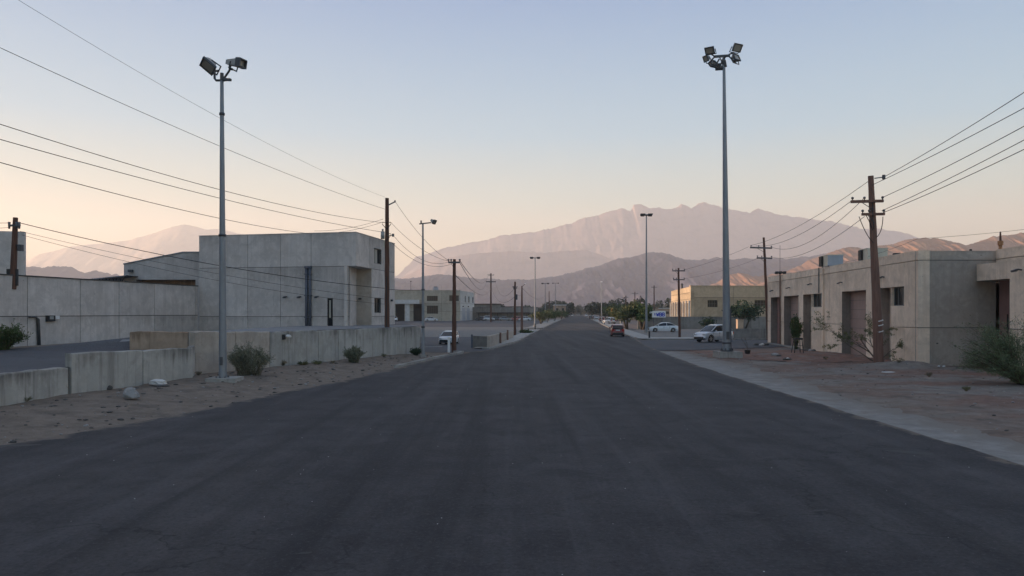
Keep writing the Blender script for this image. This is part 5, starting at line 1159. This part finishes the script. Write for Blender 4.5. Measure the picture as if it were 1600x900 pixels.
for k in (-2.0, 1.2): 
    for y in (329, 331): MB().tube([(tx + k, y - .15, .9), (tx + k, y + .15, .9)], .9, 12).build('wheel', M['tyre'], tk)

# ------------------------------------------------------------------ vegetation
def leaves_np(centers, radii, n, size, seed, aspect=.45, droop=.0, flat=1.0, shell=.35):
    r_ = np.random.default_rng(seed); C_ = np.array(centers, float); Rr = np.array(radii, float)
    w = Rr.prod(1) ** .7; pick = r_.choice(len(C_), n, p=w / w.sum())
    d_ = r_.normal(size=(n, 3)); d_ /= np.linalg.norm(d_, axis=1)[:, None]
    rad = (shell + (1 - shell) * r_.random(n)) ** .6
    p = C_[pick] + d_ * Rr[pick] * rad[:, None]
    a = r_.normal(size=(n, 3)); a[:, 2] = a[:, 2] * flat - droop; a /= np.linalg.norm(a, axis=1)[:, None]
    b = np.cross(a, r_.normal(size=(n, 3))); b /= np.linalg.norm(b, axis=1)[:, None] + 1e-9
    s_ = size * r_.uniform(.6, 1.4, n)[:, None]
    V = np.stack([p - a * s_, p + b * s_ * aspect, p + a * s_, p - b * s_ * aspect], 1).reshape(-1, 3)
    return V, np.arange(4 * n).reshape(n, 4)
def tree(lbl, base, h, cr, leaf, seed, n=1500, size=.16, trunk_r=.13, stems=2, group=None, cat='tree', name='tree', lean=0, lowf=.42, flat=.8):
    base = Vector(base); r_ = random.Random(seed); t_ = thing(name, lbl, cat, base, group)
    tb = MB(); cs, rs = [], []
    for s_ in range(stems):
        a = r_.uniform(0, 6.28); q0 = base + Vector((math.cos(a) * .15 * (stems > 1), math.sin(a) * .15, -.1)); top = base + Vector((math.cos(a) * cr * .35 + lean, math.sin(a) * cr * .3, h * .55))
        mid = q0.lerp(top, .5) + Vector((r_.uniform(-.2, .2), r_.uniform(-.2, .2), .1)); tb.tube([q0, mid, top], [trunk_r, trunk_r * .75, trunk_r * .5], 7)
        for k in range(6):
            aa = r_.uniform(0, 6.28); el = r_.uniform(.15, 1.1); l = cr * r_.uniform(.55, 1.0); st = q0.lerp(top, r_.uniform(.55, 1))
            en = st + Vector((math.cos(aa) * math.cos(el) * l, math.sin(aa) * math.cos(el) * l, math.sin(el) * l * .62)); en.z = min(en.z, base.z + h * .92)
            tb.tube([st, st.lerp(en, .5) + Vector((0, 0, .12 * l)), en], [trunk_r * .42, trunk_r * .25, .015], 5)
            for f_ in (.55, .8, 1.0):
                cs.append(st.lerp(en, f_) + Vector((r_.uniform(-.2, .2), r_.uniform(-.2, .2), r_.uniform(-.05, .25)))); q = cr * r_.uniform(.20, .36); rs.append((q * 1.15, q * 1.15, q * flat))
    tb.build('trunk', M['bark'], t_, True)
    for k in range(5):
        aa = r_.uniform(0, 6.28); q = cr * r_.uniform(.22, .34); cs.append(base + Vector((math.cos(aa) * cr * .4 + lean, math.sin(aa) * cr * .4, h * r_.uniform(.62, .88)))); rs.append((q * 1.2, q * 1.2, q * flat))
    V, Fq = leaves_np(cs, rs, n, size, seed, .55); V -= np.array(base)
    V[:, 2] = np.maximum(V[:, 2], h * lowf * .5)
    mesh_np('crown', V, Fq, M[leaf], False, None, t_)
    return t_
tree('rounded green tree left of the pair by the right kerb, over the parked cars', (20.2, 129.5, 0), 5.2, 3.0, 'leaf_olive', 3, 2600, .19, .2, 2, 'kerb trees beside the flat ring mast')
tree('darker green tree right of the pair, next to the flat ring mast', (22.6, 128, 0), 5.0, 2.6, 'leaf_green', 4, 2400, .19, .2, 3, 'kerb trees beside the flat ring mast')
tree('dark bushy tree before the cream building by the far warehouse end', (39.6, 126, 0), 5.4, 3.3, 'leaf_dark', 5, 2600, .18, .17, 3)
tree('small dark shrub behind the silver utility car', (33.0, 125, 0), 2.3, 1.3, 'leaf_dark', 6, 800, .14, .06, 3, None, 'shrub', 'shrub', 0, .1)
for i, (px, d, h, cr) in enumerate(((845, 190, 3.4, 2.6), (855, 215, 3.9, 2.8), (866, 250, 4.2, 3.2), (876, 300, 3.8, 3.0))):
    tree(['leftmost low green shrub on the left kerb beyond the flat topped mast', 'second green shrub along the left kerb', 'third green shrub along the left kerb, largest', 'farthest green shrub on the left kerb'][i], ((px - 800) / F * d, d, 0), h, cr, 'leaf_green' if i % 2 else 'leaf_olive', 20 + i, 1300, .2, .1, 3, 'shrubs along the left kerb', 'shrub', 'shrub', 0, .05)
for i, (px, d, h, cr) in enumerate(((757, 330, 7, 5), (776, 345, 6.5, 6), (925, 360, 8, 5), (938, 330, 8, 5), (948, 300, 6.5, 4.5), (965, 260, 6.2, 4.2))):
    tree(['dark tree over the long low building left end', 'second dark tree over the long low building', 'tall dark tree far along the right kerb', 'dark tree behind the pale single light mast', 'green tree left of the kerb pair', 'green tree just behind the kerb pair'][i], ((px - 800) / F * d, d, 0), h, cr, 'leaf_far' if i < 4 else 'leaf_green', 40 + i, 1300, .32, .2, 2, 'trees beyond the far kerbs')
for i, (px, d, h, w) in enumerate(((872, 520, 12, 3.2), (894, 690, 12, 3.5), (903, 720, 10.5, 3.0), (934, 560, 11, 4.0))):
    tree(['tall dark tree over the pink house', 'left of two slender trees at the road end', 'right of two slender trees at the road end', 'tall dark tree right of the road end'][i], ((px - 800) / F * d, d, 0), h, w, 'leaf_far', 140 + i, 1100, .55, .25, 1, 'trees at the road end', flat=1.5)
r_ = random.Random(99); cs, rs = [], []
for k in range(150):
    px = r_.uniform(735, 1050); d = r_.uniform(430, 950)
    if 893 < px < 922: d = r_.uniform(800, 1000)
    h = r_.uniform(6.5, 11) * (1.15 if px > 850 else .8); x = (px - 800) / F * d
    for q in range(3): cs.append((x + r_.uniform(-3, 3), d, h * (.25 + .25 * q))); rs.append((r_.uniform(2.5, 5), 3, h * .26))
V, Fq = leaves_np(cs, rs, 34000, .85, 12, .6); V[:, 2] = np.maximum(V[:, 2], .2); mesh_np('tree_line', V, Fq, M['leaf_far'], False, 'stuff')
for i, (px, d, w, h, mt) in enumerate(((1000, 520, 16, 5, 'block'), (1030, 470, 20, 5.5, 'panel_tan'), (1047, 400, 10, 5, 'panel_tan'), (790, 420, 22, 6, 'block'), (825, 470, 14, 5, 'pale'))):
    x = (px - 800) / F * d; t_ = thing('house', ['low grey house behind the kerb trees', 'low tan house behind the blue sign', 'tan house at the corner of the cream building', 'grey house over the long low building', 'pale house left of the flat topped mast'][i], 'house', (x, d, 0), 'distant low houses')
    MB().box((x, d, h / 2), (w, 10, h)).build('wall', M[mt], t_); MB().box((x, d, h + .15), (w + .8, 10.8, .4)).build('roof', M['dark'] if i % 2 else M['white_wall'], t_)
    for k in (-1, 1): MB().box((x + k * w * .25, d - 5.03, h * .55), (1.6, .08, 1.3)).build('window', M['glass'], t_)

# near shrubs: sprays of thin stems with small leaves
def shrub(lbl, base, rx, h, leaf, seed, stems=26, leaves=2600, lsize=.035, group=None, spread=1.0, bias=(0, 0), name='shrub', cat='shrub', zmin=.05, thick=.012, aspect=.28, twigm='bark', drop=0.0, foot=.18):
    base = Vector(base); r_ = random.Random(seed); t_ = thing(name, lbl, cat, base, group); tb = MB(); P_ = []
    for s_ in range(stems):
        a = r_.uniform(0, 6.28); q = r_.uniform(.15, 1) ** .6 * spread
        tip = Vector((math.cos(a) * rx * q + bias[0] * r_.uniform(.4, 1), math.sin(a) * rx * q + bias[1] * r_.uniform(.4, 1), h * (1 - .45 * q * q) * r_.uniform(.75, 1.05) - drop * q))
        b0 = Vector((math.cos(a) * rx * foot * r_.random(), math.sin(a) * rx * foot * r_.random(), 0)); mid = b0.lerp(tip, .5) + Vector((0, 0, h * .12))
        pts = [b0.lerp(mid, t).lerp(mid.lerp(tip, t), t) + Vector((r_.gauss(0, .012), r_.gauss(0, .012), 0)) * h for t in (0, .25, .5, .75, 1)]
        tb.tube([base + p for p in pts], [thick * (1.3 - k * .24) for k in range(5)], 4, False); P_.append(pts)
        for k in range(4):
            t = r_.uniform(.35, .95); i = min(3, int(t * 4)); st = pts[i].lerp(pts[i + 1], t * 4 - i); dd = (pts[i + 1] - pts[i]).normalized(); e = st + (dd + Vector((r_.gauss(0, .7), r_.gauss(0, .7), r_.gauss(.1, .5)))) * rx * .22
            e.z = max(e.z, zmin); tb.tube([base + st, base + e], [thick * .5, thick * .2], 3, False); P_.append([st, e])
    tb.build('stems', M[twigm], t_)
    g_ = np.random.default_rng(seed); n = leaves; segs = [(p[i], p[i + 1]) for p in P_ for i in range(len(p) - 1) if p[i + 1].z > h * .12]
    A_ = np.array([tuple(s[0]) for s in segs]); B_ = np.array([tuple(s[1]) for s in segs]); ln = np.linalg.norm(B_ - A_, axis=1); k = g_.choice(len(segs), n, p=ln / ln.sum())
    p = A_[k] + (B_[k] - A_[k]) * g_.random((n, 1)) + g_.normal(size=(n, 3)) * rx * .045; p[:, 2] = np.maximum(p[:, 2], zmin * .5)
    a = (B_[k] - A_[k]) / (ln[k][:, None] + 1e-9) + g_.normal(size=(n, 3)) * .75; a /= np.linalg.norm(a, axis=1)[:, None]; b = np.cross(a, g_.normal(size=(n, 3))); b /= np.linalg.norm(b, axis=1)[:, None] + 1e-9
    s_ = lsize * g_.uniform(.6, 1.5, n)[:, None]
    V = np.stack([p - a * s_, p + b * s_ * aspect, p + a * s_, p - b * s_ * aspect], 1).reshape(-1, 3)
    mesh_np('foliage', V, np.arange(4 * n).reshape(n, 4), M[leaf], False, None, t_)
    return t_
gz = lambda x, y: float(ground_h(x, y))
def at(px, d): x = (px - 800) / F * d; return (x, d, gz(x, d))
shrub('big rounded sage green shrub beside the left floodlight mast', at(389, 33.0), .92, 1.42, 'leaf_sage', 1, 90, 11000, .045, None, 1.0, thick=.008, aspect=.16, foot=.55)
shrub('dense low sage shrub in the middle of the long pale wall', at(553, 42.3), .58, .92, 'leaf_sage', 2, 50, 5200, .045, None, thick=.008, aspect=.3, foot=.5)
shrub('small dark shrub at the foot of the slim street lamp', at(650, 50.5), .45, .52, 'leaf_dark', 3, 30, 1700, .05, None, thick=.008, aspect=.35)
shrub('dry tuft of grass against the lowest wall at the left', at(88, 25.2), .36, .50, 'leaf_dry', 4, 70, 1500, .05, 'dry grass tufts', thick=.004, aspect=.1, twigm='twig')
shrub('small dry tuft under the drip stain of the long wall', at(442, 38.6), .2, .3, 'leaf_dry', 5, 35, 700, .04, 'dry grass tufts', thick=.004, aspect=.1, twigm='twig')
shrub('low dark tuft at the long wall, right of the drip stain', at(474, 39.2), .34, .2, 'leaf_olive', 6, 35, 800, .04, 'dry grass tufts', thick=.005, aspect=.2)
shrub('flat dark tuft at the long wall, left of the dense shrub', at(497, 39.9), .3, .16, 'leaf_olive', 7, 35, 700, .04, 'dry grass tufts', thick=.005, aspect=.2)
x_ = (12 - 800) / F * 36.5; shrub('dark green bush in the yard under the meter box', (x_ - .2, 36.5, yard_z(x_, 36.5)), 1.05, 1.25, 'leaf_green', 8, 60, 5200, .06, None, thick=.012, aspect=.3)
shrub('green bushy sapling behind the black stool', (23.35, 60.8, gz(23.35, 60.8)), .62, 3.0, 'leaf_green', 9, 40, 3600, .07, None, .9, thick=.02, aspect=.45, foot=.05)
shrub('large feathery green desert bush at the right edge', (20.95, 30.3, gz(20.95, 30.3)), 1.8, 2.9, 'leaf_grey', 10, 120, 27000, .05, None, 1.0, (-.75, 0), 'desert_bush', 'bush', .2, .016, .16, 'bark', .75, .08)
shrub('green weedy tuft at the barrier wall end', at(822, 104), .9, .55, 'leaf_green', 11, 30, 1300, .09, None, thick=.012, aspect=.35)
r_w = random.Random(77)
for i, (px, d_, sz, lf) in enumerate(((310, 33.0, .16, 'leaf_dry'), (232, 29.6, .13, 'leaf_dry'), (40, 23.2, .18, 'leaf_olive'), (520, 41.0, .14, 'leaf_dry'), (600, 47.5, .2, 'leaf_olive'), (1290, 44.5, .16, 'leaf_dry'), (1452, 34.0, .2, 'leaf_dry'), (1510, 27.5, .17, 'leaf_olive'), (1405, 39.3, .14, 'leaf_dry'))):
    shrub(['dry tuft between the pitted wall and the left mast', 'dry tuft behind the angular white stone', 'olive weed at the foot of the lowest wall', 'small dry tuft left of the dense low sage shrub', 'olive weed near the far end of the long pale wall', 'dry tuft on the gravel left of the thick pole', 'dry tuft on the gravel before the rough end wall', 'olive weed on the gravel near the right edge', 'dry tuft on the dark earth mound'][i], at(px, d_), sz, sz * 1.1, lf, 200 + i, 28, 420, .03, 'small weeds on the verges', thick=.003, aspect=.14, name='weed', cat='weed', twigm='twig')
# bare spreading tree by the thick pole
bt = thing('bare_tree', 'mostly bare spreading shrub tree behind the thick leaning pole', 'tree', (20.9, 42.2, .15)); tb = MB(); r_ = random.Random(5); tips = []
def branch(p, d_, l, r0, lev):
    pts = [p]; rr = [r0]
    for k in range(5):
        d_ = (d_ + Vector((r_.gauss(0, .12), r_.gauss(0, .12), r_.gauss(-.015, .10)))).normalized(); pts.append(pts[-1] + d_ * l / 5); rr.append(r0 * (1 - .13 * (k + 1)))
    tb.tube(pts, rr, 5, False)
    if lev == 0: tips.extend(pts[2:]); return
    for k in range(3 if lev > 1 else 4):
        i = r_.randint(2, 5); branch(pts[i], (d_ + Vector((r_.gauss(0, .5), r_.gauss(0, .35), r_.gauss(.08, .35)))).normalized(), l * r_.uniform(.5, .75), rr[i] * .62, lev - 1)
for dx, dz, l, rr in ((-.62, .72, 1.9, .05), (-.42, .85, 2.0, .05), (-.8, .52, 2.3, .045), (.35, .85, 1.4, .045), (.75, .6, 1.2, .035), (-.15, .95, 1.7, .04)):
    branch(Vector((20.9, 42.2, .1)), Vector((dx, r_.uniform(-.15, .25), dz)).normalized(), l, rr, 2)
tb.build('branches', M['twig'], bt)
V, Fq = leaves_np([tuple(t) for t in tips], [(.10, .10, .08)] * len(tips), 3300, .05, 3, .3); V -= np.array((20.9, 42.2, .15)); mesh_np('foliage', V, Fq, M['leaf_olive'], False, None, bt)
MB().tube([(20.9, 42.1, 0), (20.85, 42.15, .45), (20.75, 42.2, 1.2)], [.2, .16, .10], 8).build('trunk', M['bark'], bt, True)

# ------------------------------------------------------------------ stones, litter, small things
def rockthing(lbl, p, rx, ry, rz, mt, seed, cat='rock', name='rock', group=None, n=10, m=7, rot=0):
    o = MB().rock((0, 0, rz * .55), rx, ry, rz, seed, n, m).build(name, M[mt], None, False, org=Vector((0, 0, 0))); o.location = p; o.rotation_euler = (0, 0, rot); return tag(o, lbl, cat, group)
rockthing('large rounded grey boulder on the left verge', at(204.5, 24.3), .31, .26, .26, 'stone', 12, 'boulder', 'boulder', None, 14, 9)
rockthing('angular white stone by the pitted wall', at(247, 28.4), .36, .22, .19, 'stone_w', 22, 'rock', 'rock', None, 8, 5)
rockthing('flat dark slab under the angular white stone', at(253, 28.1), .34, .2, .05, 'stone_d', 23)
rockthing('dark broken stone left of the grey boulder', at(169, 27.0), .18, .14, .12, 'stone_d', 24)
rockthing('small brown stone against the pitted wall joint', at(184, 27.9), .13, .1, .10, 'stone', 25)
rockthing('little grey stone at the foot of the pitted wall', at(211, 28.5), .12, .1, .06, 'stone', 26)
rockthing('tan broken rock near the black stool', at(1211, 48.2), .30, .2, .13, 'stone', 27)
rockthing('dark lump beside the tan broken rock', at(1217, 47.6), .2, .14, .09, 'stone_d', 28)
rockthing('dark rubbish lump with white top in the red earth', at(1230, 45.0), .30, .17, .11, 'stone_d', 29, 'rubbish', 'rubbish_heap')
rockthing('small white lump on the dark rubbish', (at(1231, 44.8)[0], 44.8, at(1231, 44.8)[2] + .10), .09, .08, .07, 'stone_w', 30, 'rubbish', 'rubbish')
for i, px in enumerate((1262, 1267, 1272)): rockthing(['leftmost dark stone by the bay with the small window', 'middle stone by the bay with the small window', 'right stone by the bay with the small window'][i], at(px, 55 - i * .5), .3 - .05 * i, .22, .13, 'stone_d' if i != 1 else 'stone', 31 + i, group='stones by the warehouse bay')
for i, px in enumerate((1182, 1190, 1197)): rockthing(['leftmost rubble lump at the far warehouse corner', 'pale rubble lump at the far warehouse corner', 'dark rubble lump touching the far warehouse corner'][i], at(px, 67), .3, .25, .16, ('stone_d', 'stone_w', 'stone_d')[i], 41 + i, group='rubble at the far warehouse corner')
o = MB().obox((0, 0, .03), (.26, .02, 0), (-.02, .13, 0), (0, 0, .02)).build('litter', M['white']); o.location = at(1388, 36.5); tag(o, 'flat white litter sheet on the gravel before the thick pole', 'litter')
for i, px in enumerate((1467, 1475)): rockthing(['left white scrap by the rough end wall', 'right white scrap by the rough end wall'][i], at(px, 38.6), .08, .07, .06, 'stone_w', 51 + i, 'litter', 'litter', 'white scraps by the end wall')
# loose stones and clods
def scatter(name, n, fx, smin, smax, mt, seed):
    r_ = random.Random(seed); b = MB()
    for k in range(n):
        x, y = fx(r_); s_ = smin * (smax / smin) ** (r_.random() ** 2.2); b.rock((x, y, gz(x, y) + s_ * .15), s_ * r_.uniform(.8, 1.5), s_ * r_.uniform(.7, 1.2), s_ * r_.uniform(.35, .7), seed * 1000 + k, 6, 3)
    o = b.build(name, M[mt]); o['kind'] = 'stuff'
def left_verge(r_):
    y = r_.uniform(9, 52); return lerp(L_(y) - .1, interp(WALLX, y) + .15, r_.random()), y
def right_verge(r_):
    y = r_.uniform(14, 50); return lerp(R_(y) + .2, R_(y) + 12, r_.random() ** .8), y
scatter('pebbles', 800, left_verge, .012, .10, 'stone_d', 61); scatter('pebbles', 420, left_verge, .012, .08, 'stone', 62)
scatter('pebbles', 420, right_verge, .010, .06, 'stone_d', 63); scatter('pebbles', 500, right_verge, .010, .06, 'stone', 64)
r_ = random.Random(8); b = MB()
for k in range(130):
    y = r_.uniform(5, 30); x = r_.uniform(L_(y) + .5, R_(y) - .3); s_ = r_.uniform(.004, .011); b.rock((x, y, .013), s_ * 1.3, s_, s_ * .6, k, 5, 3)
o = b.build('grit', M['stone_w']); o['kind'] = 'stuff'
# tar patches and scars on the road
r_ = random.Random(31); 
for i, (px, py, l, w) in enumerate(((1425, 708, 1.1, .22), (795, 747, .35, .05), (1165, 801, .4, .05), (1280, 799, .3, .05), (475, 866, .25, .04), (20, 697, 1.6, .12), (250, 706, .8, .05))):
    p = G(px, py); a = r_.uniform(-.5, .3); ring = []
    N_ = 16
    for k in range(N_):
        t = 2 * math.pi * k / N_; q = r_.uniform(.6, 1.15); ring.append((p.x + math.cos(t) * l / 2 * q * math.cos(a) - math.sin(t) * w * q * math.sin(a), p.y + math.cos(t) * l / 2 * q * math.sin(a) + math.sin(t) * w * q * math.cos(a), .0165))
    o = MB().add(ring, [tuple(range(N_))]).build('tar_patch', M['tar']); o['kind'] = 'structure'
# stool
st = thing('stool', 'black metal stool standing on the red earth', 'stool', at(1244, 50.3)); sx0, sy0, sz0 = st.location
MB().box((sx0 + .12, sy0, sz0 + .96), (.50, .46, .12)).build('seat', M['black'], st)
for a, b_ in ((-1, -1), (1, -1), (-1, 1), (1, 1)): MB().bar((sx0 + .12 + a * .2, sy0 + b_ * .2, sz0 + .92), (sx0 + .1 + a * .31 - .02, sy0 + b_ * .28, sz0 - .03), .04, .04).build('leg', M['black'], st)
MB().bar((sx0 - .12, sy0 - .24, sz0 + .5), (sx0 + .38, sy0 - .24, sz0 + .5), .03, .03).build('stretcher', M['black'], st)
# stakes and pot
pt = thing('plant_pot', 'dark pot with two bent dry stakes behind the thick mast base', 'plant pot', at(1168, 50.5)); x0, y0, z0 = pt.location
MB().tube([(x0, y0, z0), (x0, y0, z0 + .28)], [.16, .22], 10).build('pot', M['black'], pt)
for a, b_ in (((0, 0, .2), (-.18, 0, 1.1)), ((.05, 0, .2), (-.42, .05, 1.05))): a, b_ = Vector(a), Vector(b_); o_ = Vector((x0, y0, z0)); MB().tube([o_ + a, o_ + a.lerp(b_, .5) + Vector((.05, 0, .05)), o_ + b_], .018, 5).build('stake', M['twig'], pt)
# sunlit gate post, marker posts
t_ = thing('gate_pillar', 'square tan gate pillar in sunlight by the dark bushy tree', 'pillar', (37.6, 122, 0)); MB().box((37.6, 122, .85), (.95, .95, 1.75)).build('shaft', M['panel_tan'], t_); MB().box((37.6, 122, 1.78), (1.06, 1.06, .12)).build('cap', M['panel_tan'], t_)
for lbl, x, y, h, mt in (('white marker post beside the single crossarm pole', -4.72, 55.3, 1.05, 'white'), ('white post on the right pavement beyond the red hatchback', 19.1, 130, 2.3, 'white'), ('dark short post on the right pavement corner', 15.6, 84.0, .75, 'black'), ('black short post by the left pavement', 4.0, 128, .95, 'black')):
    t_ = thing('marker_post', lbl, 'post', (x, y, 0)); MB().box((x, y, h / 2), (.17, .17, h + .1)).build('shaft', M[mt], t_); MB().box((x, y, h + .07), (.19, .19, .05)).build('cap', M[mt], t_)
# sign
sg = thing('sign_board', 'white sign board with blue letters over the white sedan', 'sign', (26.1, 126, 0)); sy = 126
sxa, sxb = (1019 - 800) / F * sy, (1040 - 800) / F * sy; za, zb = CH + (HY - 496) / F * sy, CH + (HY - 485.8) / F * sy
MB().box(((sxa + sxb) / 2, sy, (za + zb) / 2), (sxb - sxa, .12, zb - za)).build('board', M['white'], sg)
for x in (sxa + .25, sxb - .6): MB().tube([(x, sy + .1, -.1), (x, sy + .1, zb - .1)], .06, 8).build('post', M['steel_d'], sg)
MB().box((sxa - .22, sy + .03, zb - .22), (.42, .1, .36)).build('lamp', M['white'], sg)
MB().box((lerp(sxa, sxb, .2), sy - .068, lerp(za, zb, .5)), (.16, .012, .42)).build('emblem', M['blue'], sg)
GL = {'W': (((0, 1), (.25, 0)), ((.25, 0), (.5, .7)), ((.5, .7), (.75, 0)), ((.75, 0), (1, 1))), 'S': (((1, 1), (0, 1)), ((0, 1), (0, .5)), ((0, .5), (1, .5)), ((1, .5), (1, 0)), ((1, 0), (0, 0))), 'B': (((0, -.06), (0, 1.06)), ((0, 1), (.9, 1)), ((.9, 1), (.9, .55)), ((0, .5), (1, .5)), ((1, .5), (1, 0)), ((1, 0), (0, 0)))}
lx = lerp(sxa, sxb, .32); lw_ = (sxb - sxa) * .155; lz, lh = lerp(za, zb, .20), (zb - za) * .50
for k, ch in enumerate('WBB'):
    b = MB(); o0 = lx + k * (lw_ + .14)
    for i, ((a, c1), (e, f_)) in enumerate(GL[ch]): b.bar((o0 + a * lw_, sy - .066 - .001 * i, lz + c1 * lh), (o0 + e * lw_, sy - .066 - .001 * i, lz + f_ * lh), .15, .012, (0, 1, 0))
    b.build('letter', M['blue'], sg)
t_ = thing('round_sign', 'round orange sign at the left side of the kerb trees', 'sign', ((957 - 800) / F * 175, 175, 0)); x = t_.location.x; z = CH + (HY - 484.5) / F * 175
MB().tube([(x, 175, 0), (x, 175, z)], .06, 6).build('post', M['steel_d'], t_); MB().tube([(x, 174.9, z), (x, 174.96, z)], .42, 18).build('disc', M['orange'], t_); MB().box((x + .15, 174.9, z - .85), (.35, .05, .5)).build('plate', M['white'], t_)
